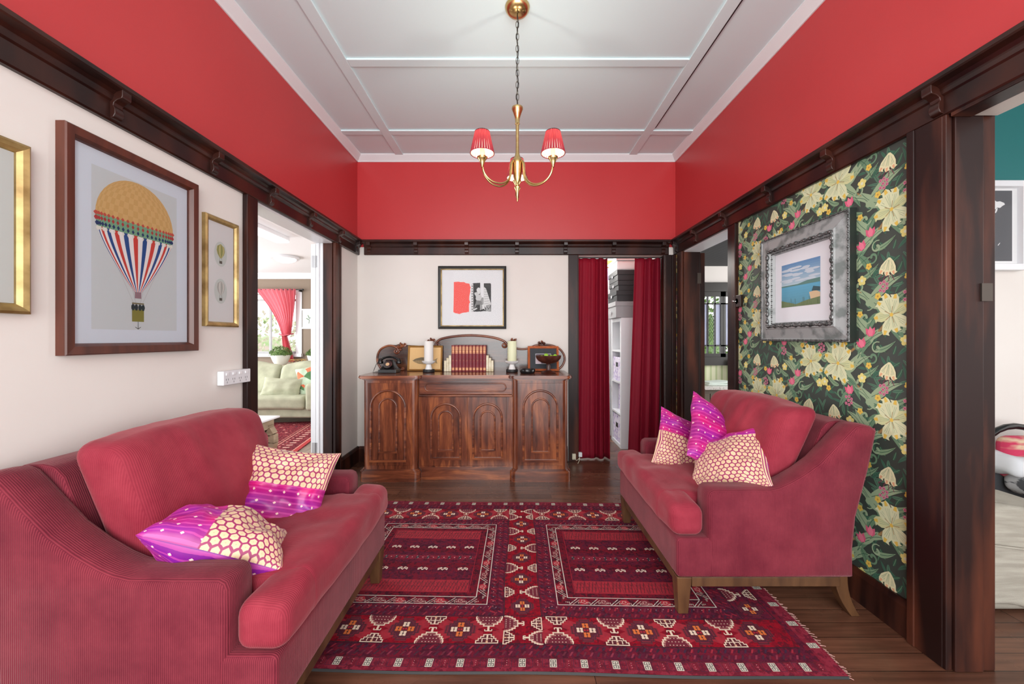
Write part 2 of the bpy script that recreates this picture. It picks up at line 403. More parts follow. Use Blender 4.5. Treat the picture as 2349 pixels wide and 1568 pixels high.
# ------------------------------------------------------------------ lounge beyond the left doorway
LWY = 7.6
M_taupe = mat('taupe_wall_paint', (128, 112, 96), .7)
struct(B(-7.0, XL - .0, YB, LWY + .15, -.06, 0).build('floor', M_lfloor)); struct(B(-7.0, XL - LW, 1.0, YB, -.05, .001).build('floor', M_lfloor))
lc = B(-7.0, XL - LW, 1.0, LWY + .15, 2.45, 2.52).build('ceiling', mat('lounge_ceiling_paint', (236, 236, 238), .6)); struct(lc)
WX0, WX1, WZ0, WZ1 = -5.65, -4.12, .93, 2.06
w = MB().mat(M_taupe)
w.box(-7, WX0, LWY, LWY + .12, 0, 2.45); w.box(WX1, XL, LWY, LWY + .12, 0, 2.45); w.box(WX0, WX1, LWY, LWY + .12, 0, WZ0); w.box(WX0, WX1, LWY, LWY + .12, WZ1, 2.45)
struct(w.build('wall_lounge'))
struct(B(XL - LW + .0, XL, YB + .12, LWY, 0, 2.45).build('wall_side', M_wall))
struct(MB().prism([(LWY, 2.35), (LWY - .02, 2.35), (LWY - .03, 2.38), (LWY - .08, 2.43), (LWY - .085, 2.45), (LWY, 2.45)], -7, XL - LW, 0).build('trim_18', M_white))
M_sash = mat('grey_window_frame', (150, 150, 150), .4)
wf = MB().mat(M_white)
for b in ((WX0 - .09, WX0, LWY - .02, LWY, WZ0 - .06, WZ1 + .08), (WX1, WX1 + .11, LWY - .02, LWY, WZ0 - .06, WZ1 + .08), (WX0, WX1, LWY - .02, LWY, WZ1, WZ1 + .08), (WX0 - .1, WX1 + .12, LWY - .06, LWY, WZ0 - .06, WZ0)): wf.box(*b)
wf.mat(M_sash)
for x in (WX0, -5.15, -4.66, WX1 - .03): wf.box(x, x + .035, LWY + .03, LWY + .07, WZ0, WZ1)
wf.box(WX0, WX1, LWY + .03, LWY + .07, WZ1 - .13, WZ1 - .09); wf.box(WX0, WX1, LWY + .03, LWY + .07, WZ0, WZ0 + .04)
struct(wf.build('window_1'))
# greenery outside the lounge window
M_leafA = mat('garden_leaves', (150, 176, 120), .6, c2=(196, 176, 168), nscale=(6, 6, 6)); M_leafB = mat('clipped_box_leaves', (58, 92, 40), .6, c2=(112, 140, 70), nscale=(30, 30, 30))
def leafball(mb, c, R, n, sz, sq=(1, 1, 1), seed=1, half=False):
    rd = random.Random(seed)
    for _ in range(n):
        th = rd.uniform(0, 2 * pi); zz = rd.uniform(0 if half else -1, 1); q = sqrt(1 - zz * zz); rr = R * rd.uniform(.78, 1.03)
        d = Vector((q * cos(th), q * sin(th), zz)); p = Vector(c) + Vector((d.x * sq[0], d.y * sq[1], d.z * sq[2])) * rr
        a = Vector((rd.uniform(-1, 1), rd.uniform(-1, 1), rd.uniform(-1, 1))).normalized(); b = (d + a * .8).normalized(); e = b.cross(a).normalized()
        mb.poly([tuple(p), tuple(p + b * sz * .5 + e * sz * .3), tuple(p + b * sz), tuple(p + b * sz * .5 - e * sz * .3)])
for i, (x, y, z, R, lab) in enumerate(((-7.0, 11.4, .9, 1.0, 'pale leafy garden shrub beyond the lounge window, left'), (-4.9, 10.6, .62, .85, 'pale leafy garden shrub beyond the lounge window, right'))):
    g = MB().mat(M_leafA); g.ball((x, y, z * .6), R * .75, 14, 10); leafball(g, (x, y, z), R, 900, .14, seed=i); g.tube([(x, y, -.6), (x, y, z)], .05)
    tag(g.build('garden_shrub', recalc=False), lab, 'shrub', 'shrubs beyond the lounge window')
# curtains
def clothmat(name, rgb, c2, tr=.25, rough=.7):
    m = bpy.data.materials.new(name); m.use_nodes = True; t = NT(m); p = t.p
    nz = t.n('TexNoise'); t.put(nz.inputs['Vector'], t.coords('Object', (60, 60, 8))); nz.inputs['Scale'].default_value = 1; nz.inputs['Detail'].default_value = 4
    col = t.ramp(nz.outputs[0], [(.3, lin(rgb)), (.75, lin(c2))]); t.base(col); p.inputs['Roughness'].default_value = rough
    tl = t.n('BsdfTranslucent'); t.put(tl.inputs[0], col); mx = t.n('MixShader'); mx.inputs[0].default_value = tr
    t.put(mx.inputs[1], p.outputs[0]); t.put(mx.inputs[2], tl.outputs[0]); t.put(t.t.nodes['Material Output'].inputs[0], mx.outputs[0])
    return m
M_curt = clothmat('crimson_curtain_cloth', (152, 12, 46), (160, 16, 50), .45); M_curt2 = clothmat('rose_curtain_cloth', (208, 98, 110), (214, 106, 116), .22)
def curtain(mb, xt, xb, z1, z0, y, folds, amp, seed=0, nu=120, nv=40, power=1.0, mid=None):
    rd = random.Random(seed); ph = [rd.uniform(0, 6) for _ in range(4)]
    def fn(u, v):
        z = z1 + (z0 - z1) * v; k = v ** power
        a = xt[0] + (xb[0] - xt[0]) * k; b = xt[1] + (xb[1] - xt[1]) * k
        if mid: a, b = mid(v, a, b)
        uu = u + .012 * sin(9 * u + 3 * v + ph[0]) * (1 if 0 < u < 1 else 0)
        am = amp * (.75 + .35 * v) * (.7 + .5 * sin(5 * u + ph[1]))
        yy = y + am * sin(2 * pi * folds * uu + .5 * sin(3 * v + ph[2])) + .25 * am * sin(4 * pi * folds * uu + ph[3] + 2 * v)
        return (a + (b - a) * uu, yy, z)
    mb.smooth = True; mb.grid(fn, nu, nv); return mb
cr = thing('curtain_rail', 'dark rod carrying the rose curtains over the lounge window', 'curtain rail', (-4.8, LWY - .09, 2.13))
MB().tube([(-5.75, LWY - .09, 2.135), (-3.96, LWY - .09, 2.135)], .009).ball((-3.95, LWY - .09, 2.135), .018, 10, 8).build('rod', M_blackm, cr)
B(-4.03, -4.01, LWY - .1, LWY, 2.1, 2.14).build('wall_bracket', M_blackm, cr)
def sweep(v, a, b):      # gathered towards a tie at v ~ .62 on the right
    tie = -4.29
    if v < .63: k = (v / .63) ** 1.15; return a + (tie - .05 - a) * k, b + (tie + .07 - b) * (k ** 1.5) * .6
    k = (v - .63) / .37; return tie - .05 + (.05) * k, tie + .04 + .15 * k
c = thing('curtain', 'rose curtain tied back at the right of the lounge window', 'curtain', (-4.5, LWY - .1, .9), 'rose curtains of the lounge window')
curtain(MB(), (-4.84, -4.08), (-4.3, -4.1), 2.15, .78, LWY - .1, 9, .022, 3, 150, 40, 1, sweep).build('drape', M_curt2, c, recalc=False)
MB().tube([(-4.37, LWY - .13, 1.30), (-4.29, LWY - .15, 1.275), (-4.2, LWY - .12, 1.29), (-4.16, LWY - .03, 1.31)], .012).build('tie_band', M_curt2, c)
def sweep2(v, a, b):
    k = min(1, (v / .63) ** 1.1); return a, b + (-5.55 - b) * k
c = MB(); curtain(c, (-5.72, -4.86), (-5.72, -5.5), 2.15, .78, LWY - .1, 8, .022, 5, 100, 30, 1, sweep2)
tag(c.build('curtain', M_curt2, recalc=False), 'rose curtain at the left of the lounge window, mostly hidden', 'curtain', 'rose curtains of the lounge window')
# lounge ceiling lights
M_lampw = mat('lit_diffuser', (255, 255, 255), .5, emit=((255, 255, 255), 1.1))
t_ = thing('fluorescent_light', 'long white fluorescent batten on the lounge ceiling', 'ceiling light', (-2.78, 4.2, 2.36))
B(-2.86, -2.70, 3.5, 4.83, 2.372, 2.40).build('diffuser', M_lampw, t_, bevel=.012); B(-2.85, -2.71, 3.49, 4.85, 2.40, 2.45).build('housing', M_white, t_, bevel=.006)
t_ = thing('dome_light', 'round flush dome light on the lounge ceiling', 'ceiling light', (-3.4, 6.0, 2.34))
MB().lathe([(.0, -.07), (.08, -.062), (.13, -.04), (.155, -.012), (.155, 0)], (-3.42, 6.0, 2.425), 28).build('diffuser', M_lampw, t_)
MB().lathe([(.19, -.014), (.195, 0), (.19, .024), (0, .024)], (-3.42, 6.0, 2.425), 28).build('rim', M_white, t_)
# lounge sofa
M_sage = mat('sage_linen', (176, 178, 152), .9, c2=(160, 162, 138), nscale=(9, 9, 9), bump=(220, .15))
def wrink(p, a=.006, s=5.0, off=0):
    return Vector(p) + Vector((0, 0, a * (mnoise.noise(Vector((p[0] * s + off, p[1] * s * 1.7, p[2] * s * .6))))))
so = thing('sofa', 'sage green linen sofa in the lounge seen through the doorway', 'sofa', (-3.6, 6.0, 0))
MB().rbox(-5.0, -2.66, 5.6, 6.4, .09, .24, .03).build('base', M_sage, so)
MB().rbox(-5.0, -2.66, 6.2, 6.42, .2, .78, .05).build('backrest', M_sage, so)
for (a, b) in ((-4.8, -2.90),): MB().rbox(a, b, 5.53, 6.2, .215, .40, .05, deform=lambda p: wrink(p, .012)).build('seat_cushion', M_sage, so)
for (a, b) in ((-4.5, -3.58), (-3.57, -2.86)):
    MB().rbox(a, b, 6.0, 6.2, .36, .83, .08, deform=lambda p: (p.x, p.y + (p.z - .36) * .28 + .02 * mnoise.noise(p * 4), p.z + .03 * sin((p.x + 5.15) * 7.2) * (1 if p.z > .6 else 0))).build('back_cushion', M_sage, so)
MB().rbox(-2.885, -2.68, 5.52, 6.3, .2, .58, .05).build('armrest', M_sage, so)
for x in (-4.9, -2.8): B(x, x + .06, 5.66, 5.72, 0, .09).build('foot', M_trim, so)
def pillow_geo(mb, a, b, th, pose, n=22, region=None, seed=0, crease=.012, puff=.46):
    c, U, V, Nn = pose; rd = random.Random(seed); off = rd.uniform(0, 90)
    for sg in (1, -1):
        def fn(i, j, sg=sg):
            s = -cos(pi * i) ; t = -cos(pi * j)
            s = .55 * s + .45 * (2 * i - 1); t = .55 * t + .45 * (2 * j - 1)
            x = a * s * (1 - .09 * (1 - t * t)); y = b * t * (1 - .09 * (1 - s * s))
            h = th * (max(0, (1 - s * s)) * max(0, (1 - t * t))) ** puff
            nz = crease * mnoise.noise(Vector((s * 2.3 + off, t * 2.3, sg * 3))) * min(1, h / th * 2.5) * 1.6
            nz += .5 * crease * mnoise.noise(Vector((s * 6 + off, t * 6, sg * 3 + 7))) * min(1, h / th * 2)
            p = c + U * x + V * y + Nn * (sg * h + nz)
            return tuple(p)
        mb.grid(fn, n, n, uv=lambda i, j: (i, j), matfn=(lambda i, j, sg=sg: region(i, j, sg)) if region else None)
def pose(c, u, v):
    U = Vector(u).normalized(); V = Vector(v); V = (V - U * V.dot(U)).normalized(); N = U.cross(V); return (Vector(c), U, V, N)
m = MB().mat(M_sage); pillow_geo(m, .29, .15, .08, pose((-3.36, 5.80, .505), (1, 0, -.05), (.12, .35, .8)))
tag(m.build('throw_pillow', recalc=True, merge=.0005), 'plain sage cushion lying on the lounge sofa seat', 'cushion')
M_flor = bpy.data.materials.new('floral_print_cotton'); M_flor.use_nodes = True; t = NT(M_flor)
vo = t.n('TexVoronoi'); t.put(vo.inputs['Vector'], t.coords('Object')); vo.inputs['Scale'].default_value = 11
t.base(t.ramp(t.sep(vo.outputs['Color'])[0], [(0, lin((224, 118, 84))), (.25, lin((232, 170, 130))), (.3, lin((190, 210, 184))), (.7, lin((184, 206, 190))), (.72, lin((86, 128, 84)))])); t.t.nodes[-1]
for nd in t.t.nodes:
    if nd.type == 'VALTORGB': nd.color_ramp.interpolation = 'CONSTANT'
t.p.inputs['Roughness'].default_value = .9
m = MB().mat(M_flor); pillow_geo(m, .21, .23, .07, pose((-2.97, 5.93, .60), (1, .35, .25), (-.15, .3, .9)))
tag(m.build('throw_pillow', recalc=True, merge=.0005), 'floral print cushion against the arm of the lounge sofa', 'cushion')
so.location.z += .0125
# table behind the sofa, plants, basket
ct = thing('console_table', 'narrow light wood table behind the lounge sofa', 'table', (-3.7, 6.75, 0))
M_pale = mat('honey_timber', (206, 190, 164), .4); B(-4.6, -2.9, 6.5, 6.98, .755, .778).build('tabletop', M_pale, ct)
for x in (-4.55, -2.98):
    for y in (6.53, 6.9): B(x, x + .05, y, y + .05, 0, .755).build('leg', M_pale, ct)
M_pot = mat('white_ceramic', (226, 230, 228), .3)
for x, r, lab in ((-3.92, .155, 'round clipped plant in a white bowl below the curtain'), (-3.35, .115, 'round clipped plant in a white pot at the door edge')):
    p = thing('potted_plant', lab, 'plant', (x, 6.74, .778), 'clipped plants on the console table')
    MB().lathe([(0, 0), (.55 * r, 0), (.75 * r, .05), (.95 * r, .13), (1.0 * r, .16), (.92 * r, .16), (.85 * r, .13), (0, .12)], (x, 6.74, .779), 28).build('bowl', M_pot, p)
    g = MB().mat(M_leafB); g.smooth = False; g.ball((x, 6.74, .93), r * .92, 16, 10, (1, 1, .72)); leafball(g, (x, 6.74, .935), r * 1.08, 900, .022, (1, 1, .85), 7, True); g.build('foliage', None, p, recalc=False)
bk = thing('wire_basket', 'shallow gold wire basket between the two clipped plants', 'basket', (-3.62, 6.72, .779))
g = MB()
for z, k in ((.015, .8), (.085, 1)): g.tube([(-3.62 + .13 * k * cos(a * pi / 12), 6.72 + .13 * k * sin(a * pi / 12), .779 + z) for a in range(24)], .004, 6, True)
for a in range(12): g.tube([(-3.62 + .104 * cos(a * pi / 6), 6.72 + .104 * sin(a * pi / 6), .794), (-3.62 + .13 * cos((a + 1) * pi / 6), 6.72 + .13 * sin((a + 1) * pi / 6), .864)], .003, 6)
g.build('wire_frame', M_brass, bk); MB().lathe([(0, 0), (.1, 0), (.105, .01), (0, .012)], (-3.62, 6.72, .779), 24).build('tray', M_pale, bk)
# lounge picture
def simple_picture(name, label, cat, to, u0, u1, v0, v1, fw, mframe, mmat=(236, 238, 236), depth=.02, group=None, mat_in=.0, back=.004, profile=None, glass=True):
    c = to((u0 + u1) / 2, (v0 + v1) / 2, 0)
    r = thing(name, label, cat, c, group)
    frame_mb(u0, u1, v0, v1, fw, to, profile or [(0, 0), (0, depth * .8), (fw * .25, depth), (fw * .75, depth * .9), (fw, depth * .55), (fw, .002)]).build('frame', mframe, r)
    pr = Paint(lambda u, v, h: to(u, v, back + h), (u0 + fw * .8, v0 + fw * .8, u1 - fw * .8, v1 - fw * .8), .00025)
    pr.rect(u0 + fw * .8, v0 + fw * .8, u1 - fw * .8, v1 - fw * .8, mmat, 0)
    return r, pr
def add_glass(r, to, u0, u1, v0, v1, h): 
    mb = MB(to); mb.poly([(u0, v0, h), (u1, v0, h), (u1, v1, h), (u0, v1, h)]); mb.build('glass', M_glass, r, recalc=False)
toW = lambda u, v, h: (u, LWY - h, v)
r, pr = simple_picture('framed_picture', 'white framed print of a pale flower on the taupe lounge wall', 'picture', toW, -4.04, -3.6, 1.40, 1.78, .03, M_white)
pr.rect(-3.94, 1.47, -3.7, 1.70, (196, 212, 196), 1); pr.disc(-3.8, 1.6, .07, (240, 240, 236), 2); pr.disc(-3.85, 1.53, .05, (236, 236, 230), 2); pr.line([(-3.93, 1.6), (-3.87, 1.57), (-3.88, 1.5)], .012, (60, 90, 70), 3); pr.line([(-3.9, 1.66), (-3.87, 1.6), (-3.83, 1.62)], .012, (60, 90, 70), 3)
pr.build('print', r)
# low table with scroll legs and red rug in the lounge
M_opium = mat('bleached_timber', (168, 148, 120), .55, c2=(140, 120, 96), nscale=(6, 6, 20)); M_otop = mat('whitewashed_table_top', (222, 222, 224), .3)
ot = thing('coffee_table', 'low pale table with curled scroll legs in the lounge', 'table', (-2.9, 3.9, 0))
MB().box(-3.6, -2.43, 3.5, 4.17, .385, .405).build('tabletop', M_otop, ot, bevel=.006)
B(-3.55, -2.47, 3.54, 4.13, .29, .385).build('apron', M_opium, ot, bevel=.004)
for (x, sx) in ((-2.5, 1), (-3.52, -1)):
    for y in (3.56, 4.03):
        pts = []
        P = [(0, .37), (.05, .35), (.085, .29), (.09, .21), (.07, .13), (.03, .08), (-.02, .06), (-.055, .08), (-.06, .12)]
        out = [(x + sx * (a - .04), b) for a, b in P]; inn = [(x + sx * (a * .45 - .05), .04 + b * .78) for a, b in P]
        g = MB(); L = len(P)
        for i in range(L - 1):
            a, b = Vector(P[i]), Vector(P[i + 1]); d = (b - a).normalized(); nn = Vector((-d.y, d.x)) * (.028 if i else .04)
            g.prism([(x + sx * (q.x - .03), q.y - .06 + .001) for q in (a - nn, a + nn, b + nn, b - nn)], y, y + .08, 1)
        g.build('leg', M_opium, ot)
ot.location.z += .0125
def weave(name, cA, cB, cC, sc=1.0, rough=.95):
    m = bpy.data.materials.new(name); m.use_nodes = True; t = NT(m)
    co = t.coords('Object', (sc, sc, sc)); v = t.n('TexVoronoi', {'distance': 'MANHATTAN'}); t.put(v.inputs['Vector'], co); v.inputs['Scale'].default_value = 75
    nz = t.n('TexNoise'); t.put(nz.inputs['Vector'], co); nz.inputs['Scale'].default_value = 5; nz.inputs['Detail'].default_value = 3
    s = t.sep(v.outputs['Color'])[0]
    c = t.ramp(s, [(0, lin(cA)), (.4, lin(cB)), (.75, lin(cC))])
    for nd in t.t.nodes:
        if nd.type == 'VALTORGB': nd.color_ramp.interpolation = 'CONSTANT'
    c2 = t.mix(t.math('MULTIPLY', nz.outputs[0], .45), c, lin(cB))
    kn = t.n('TexNoise'); t.put(kn.inputs['Vector'], co); kn.inputs['Scale'].default_value = 400
    t.base(t.mix(.35, c2, t.ramp(kn.outputs[0], [(.3, (.5, .5, .5, 1)), (.7, (1.4, 1.4, 1.4, 1))]), 'MULTIPLY')); t.p.inputs['Roughness'].default_value = rough; t.p.inputs['Specular IOR Level'].default_value = .15
    t.bump(kn.outputs[0], .5, .003)
    return m
M_rlounge = weave('lounge_rug_pile', (78, 24, 36), (120, 30, 44), (168, 84, 84))
lr = MB().mat(M_rlounge); q = [(-4.9, 3.3), (-2.30, 3.3), (-2.30, 5.9), (-4.9, 5.9)]
rot = lambda p: (-2.3 + (p[0] + 2.3) * cos(.16) - (p[1] - 4.2) * sin(.16), 4.2 + (p[0] + 2.3) * sin(.16) + (p[1] - 4.2) * cos(.16))
lr.prism([(*rot(p),) for p in q], .001, .012, 2)
def toLR(u, v, h): a, b = rot((u, v)); return (a, b, .012 + h)
rr = thing('patterned_rug', 'dark red patterned rug on the lounge floor', 'rug', (-3.6, 4.5, 0)); lr.build('pile', None, rr)
pt = Paint(toLR, None, .0006)
for off, wd, col in ((.0, .05, (176, 36, 40)), (.05, .012, (214, 160, 140)), (.3, .012, (206, 150, 130)), (.34, .006, (206, 150, 130))):
    pt.rect(-2.3 - off - wd, 3.3, -2.3 - off, 5.9, col, 1)
for k in range(26): pt.rect(-2.46 - .05, 3.34 + k * .1, -2.46 + .02, 3.37 + k * .1, (220, 176, 160), 1); pt.disc(-2.56, 3.4 + k * .1, .016, (210, 150, 140), 1, 4)
for a in range(10):
    for b in range(14): pt.disc(-2.75 - a * .19 - (b % 2) * .09, 3.5 + b * .17, .022, (206, 140, 130) if (a + b) % 3 else (60, 20, 40), 1, 4)
pt.build('motifs', rr)
# door leaves folded back, hinges
d = thing('door_1', None, None, (XL - LW, LY1 + .3, 0)); d['kind'] = 'structure'
B(XL - LW - .044, XL - LW - .004, LY1 - .012, LY1 + .80, .01, 2.03).build('door_leaf', M_white, d)
M_hinge = mat('silver_hinge', (176, 176, 178), .3, .6)
for z in (1.88, .28):
    h = MB().box(XL - .172, XL - .142, LY1 - .0165, LY1 - .013, z - .05, z + .05).box(XL - .140, XL - .112, LY1 - .0165, LY1 - .013, z - .05, z + .05)
    h.tube([(XL - .141, LY1 - .02, z - .05), (XL - .141, LY1 - .02, z + .05)], .005, 8)
    h.build('hinge', M_hinge, d)
d = thing('door_2', None, None, (XR + RW, RY1 + .3, 0)); d['kind'] = 'structure'
B(XR + RW + .003, XR + RW + .043, RY1 - .01, RY1 + .74, .01, 2.03).build('door_leaf', M_trimv, d)
B(XR + RW - .03, XR + RW + .004, RY1 - .019, RY1 - .0145, 1.74, 1.84).build('hinge', mat('tarnished_steel'), d)

# ------------------------------------------------------------------ sunroom beyond the right doorway
SY = 5.8
struct(B(XR, 4.6, YB + .0, SY + .15, -.06, -.001).build('floor', M_floor))
M_dceil = bpy.data.materials.new('dark_boarded_ceiling'); M_dceil.use_nodes = True; t = NT(M_dceil)
s = t.sep(t.coords('Object'))[0]; st = t.math('LESS_THAN', t.math('FRACT', t.math('MULTIPLY', s, 14)), .12); t.base(t.mix(st, lin((34, 34, 36)), lin((10, 10, 11)))); t.p.inputs['Roughness'].default_value = .8
struct(B(XR + RW, 4.6, 2.63, SY + .1, 2.27, 2.33).build('ceiling', M_dceil))
M_strp = bpy.data.materials.new('striped_green_wallpaper'); M_strp.use_nodes = True; t = NT(M_strp)
s = t.sep(t.coords('Object'))[0]; st = t.math('LESS_THAN', t.math('FRACT', t.math('MULTIPLY', s, 12.5)), .35); t.base(t.mix(st, lin((222, 222, 190)), lin((188, 198, 152)))); t.p.inputs['Roughness'].default_value = .7
w = MB(); w.mat(M_strp).box(XR + RW, 4.6, SY, SY + .1, 0, .88); w.mat(M_wall).box(XR + RW, 4.6, SY, SY + .1, 2.02, 2.33); w.box(XR + RW, 2.72, SY, SY + .1, .88, 2.02); w.box(4.0, 4.6, SY, SY + .1, .88, 2.02)
struct(w.build('wall_sunroom'))
struct(B(XR + .02, XR + RW, YB + .12, SY, 0, 2.6).build('wall_side', M_wall))
# lighting slot: small white lit batten strip at the ceiling edge
M_dwin = mat('dark_window_timber', (40, 35, 30), .4)
wn_ = MB().mat(M_dwin)
wn_.box(2.68, 4.04, SY - .03, SY + .03, 1.90, 2.03).box(2.68, 4.04, SY - .04, SY + .03, .83, .95).box(2.68, 2.74, SY - .02, SY + .03, .9, 2.0)
xs = [2.735, 3.065, 3.40, 3.73]
for x0 in xs:
    x1 = x0 + .325
    for b in ((x0, x0 + .035, SY, SY + .04, .93, 1.92), (x1 - .035, x1, SY, SY + .04, .93, 1.92), (x0, x1, SY, SY + .04, 1.83, 1.92), (x0, x1, SY, SY + .04, .93, 1.0), (x0, x1, SY, SY + .03, 1.715, 1.735), (x0, x1, SY, SY + .03, 1.105, 1.125),
              (x0 + .095, x0 + .115, SY, SY + .03, 1.0, 1.83), (x1 - .125, x1 - .105, SY, SY + .03, 1.0, 1.83)): wn_.box(*b)
    a, b = x0 + .115, x1 - .125; dx = (b - a) / 3
    for k in range(-12, 16):
        for sg in (1, -1):
            p0 = (a, 1.125 + k * .055); p1 = (b, p0[1] + sg * (b - a) * 1.7)
            zz = [p0[1], p1[1]]
            if min(zz) > 1.12 and max(zz) < 1.72: wn_.tube([(a, SY + .02, p0[1]), (b, SY + .02, p1[1])], .002, 4)
struct(wn_.build('window_2'))
M_pane = clothmat('obscure_window_glass', (206, 206, 222), (214, 216, 226), .75, .3)
struct(B(2.74, 4.03, SY + .05, SY + .055, .95, 1.9).build('window_2', M_glass))
g = MB().mat(M_leafB); g.ball((3.3, 7.6, 1.2), .62, 14, 10); leafball(g, (3.3, 7.6, 1.25), .85, 900, .1, seed=9); g.tube([(3.3, 7.6, -.5), (3.3, 7.6, 1.2)], .04)
tag(g.build('garden_shrub', recalc=False), 'green bush beyond the leadlight window', 'shrub')
pn = MB().mat(M_pane)
for x0 in xs: pn.box(x0 + .035, x0 + .095, SY + .02, SY + .024, 1.125, 1.715).box(x0 + .22, x0 + .29, SY + .02, SY + .024, 1.125, 1.715)
struct(pn.build('window_2'))
ws = thing('window_bench', 'panelled bench with a speckled stone top under the leadlight window', 'bench', (3.3, 5.5, 0))
M_stone = mat('speckled_granite', (224, 220, 214), .3, c2=(96, 80, 74), nscale=(60, 60, 60), span=(.55, .7))
B(2.1, 4.3, 5.18, SY, .55, .59).build('stone_top', M_stone, ws, bevel=.006)
M_cab = mat('taupe_cabinet_paint', (108, 96, 84), .5); cb = MB().mat(M_cab).box(2.15, 4.3, 5.22, SY, 0, .55)
for k in range(24): cb.box(2.16 + k * .085, 2.235 + k * .085, 5.21, 5.22, .08, .50)
cb.build('cabinet', None, ws, bevel=.003)
M_pillow = mat('slate_blue_cotton', (112, 120, 134), .9)
m = MB().mat(M_pillow); pillow_geo(m, .2, .2, .07, pose((3.33, 5.62, .785), (.95, -.1, .3), (-.3, .25, .9)))
tag(m.build('throw_pillow', merge=.0005), 'slate blue cushion propped at the end of the window bench', 'cushion')
m = MB(); m.rbox(2.6, 3.02, 5.3, 5.62, .59, .615, .012, 6).rbox(2.62, 3.0, 5.32, 5.6, .613, .635, .011, 6, deform=lambda p: (p.x, p.y, p.z + .006 * sin(p.x * 18)))
tag(m.build('folded_blanket', mat('pale_mint_wool', (214, 224, 216), .9)), 'folded pale blanket lying on the window bench', 'blanket')

# ------------------------------------------------------------------ store room behind the curtains
struct(B(-.2, XR + .02, YB, 6.6, -.06, .0005).build('floor', M_floor))
w = MB(); w.mat(mat('bright_white_wall', (232, 232, 234), .6)).box(-.3, -.2, YB + .12, 6.6, 0, 2.6).box(-.3, XR + .02, 6.5, 6.6, 0, 2.6)
struct(w.build('wall_storeroom')); struct(B(-.3, XR + .02, YB + .12, 6.6, 2.6, 2.66).build('ceiling', M_ceil))
light('storeroom_lamp', 'POINT', (.75, 4.9, 2.2), 34, (1, .96, .9), .12)
M_lam = mat('white_laminate', (224, 226, 230), .35)
su = thing('cube_shelving_unit', 'tall narrow white cube shelving unit between the crimson curtains', 'shelf', (1.4, 4.6, 0))
SX0, SX1, SY0, SY1, SH = 1.195, 1.60, 4.40, 4.83, 1.45
B(SX0, SX1, SY0, SY0 + .04, 0, SH).build('side_panel', M_lam, su, bevel=.002, seg=1); B(SX0, SX1, SY1 - .04, SY1, 0, SH).build('side_panel', M_lam, su, bevel=.002, seg=1)
B(SX0, SX1, SY0 + .04, SY1 - .04, SH - .04, SH).build('top_panel', M_lam, su); B(SX0, SX1, SY0 + .04, SY1 - .04, 0, .04).build('bottom_panel', M_lam, su); B(SX1 - .01, SX1, SY0 + .04, SY1 - .04, .04, SH - .04).build('back_panel', M_lam, su)
for k in (1, 2, 3): z = k * (SH - .04) / 4 + .01; B(SX0, SX1 - .01, SY0 + .04, SY1 - .04, z, z + .02).build('shelf', M_lam, su)
M_lil = bpy.data.materials.new('lilac_patterned_fabric'); M_lil.use_nodes = True; t = NT(M_lil)
vo = t.n('TexVoronoi'); t.put(vo.inputs['Vector'], t.coords('Object')); vo.inputs['Scale'].default_value = 26
t.base(t.ramp(vo.outputs[0], [(.0, lin((120, 84, 168))), (.3, lin((196, 180, 220))), (.6, lin((232, 226, 240)))])); t.p.inputs['Roughness'].default_value = .8
for k, lab, h in ((0, 'lilac patterned storage bin, lowest of three in the shelving unit', .33), (1, 'lilac patterned storage bin, middle one in the shelving unit', .33), (2, 'lilac patterned storage bin, topmost of three in the shelving unit', .30)):
    z = k * (SH - .04) / 4 + (.04 if k == 0 else .03); off = .06 if k == 1 else 0
    b = thing('storage_bin', lab, 'storage box', (1.4, 4.6, z), 'lilac bins in the shelving unit')
    B(SX0 + .012 + off, SX1 - .03, SY0 + .06 + off, SY1 - .05, z + .001, z + h - .03).build('body', M_lil, b, bevel=.004)
    B(SX0 + .008 + off, SX0 + .013 + off, 4.57 + off / 2, 4.65 + off / 2, z + .16, z + .21).build('handle', M_blackm, b)
def lidbox(name, lab, x0, x1, y0, y1, z0, z1, mb_, ml, cat='storage box', lip=.05, group='stacked storage boxes', hnd=None):
    b = thing(name, lab, cat, ((x0 + x1) / 2, (y0 + y1) / 2, z0), group)
    B(x0, x1, y0, y1, z0, z1 - lip * .9).build('body', mb_, b, bevel=.003); B(x0 - .008, x1 + .008, y0 - .008, y1 + .008, z1 - lip, z1).build('lid', ml, b, bevel=.003)
    if hnd: B(x0 - .012, x0 - .008, (y0 + y1) / 2 - .03, (y0 + y1) / 2 + .03, z0 + .05, z0 + .08).build('label_holder', hnd, b)
M_gbox = mat('grey_card_box', (150, 150, 152), .6); M_bbox = mat('charcoal_card_box', (36, 36, 38), .6); M_clear = mat('frosted_plastic', (212, 216, 218), .25)
y = 4.40
lidbox('storage_box', 'light grey lidded box at the bottom of the stack on the white shelving', 1.14, 1.50, y, 4.80, SH + .001, SH + .18, M_gbox, M_gbox, hnd=M_chrome)
lidbox('storage_box', 'charcoal lidded box just above the light grey box', 1.15, 1.5, y, 4.8, SH + .182, SH + .30, M_bbox, M_bbox, hnd=M_chrome)
lidbox('storage_box', 'charcoal lidded box in the middle of the three charcoal ones', 1.17, 1.5, y + .01, 4.8, SH + .302, SH + .41, M_bbox, M_bbox, hnd=M_chrome)
lidbox('storage_box', 'charcoal lidded box directly under the frosted white tub', 1.16, 1.5, y, 4.8, SH + .412, SH + .525, M_bbox, M_bbox, hnd=M_chrome)
b = thing('plastic_tub', 'frosted white plastic tub on top of the charcoal boxes', 'storage box', (1.32, 4.6, SH + .527))
MB().rbox(1.15, 1.5, y, 4.8, SH + .527, SH + .63, .02, 6).build('body', M_clear, b); B(1.14, 1.51, y - .01, 4.81, SH + .63, SH + .655).build('lid', M_clear, b, bevel=.008)
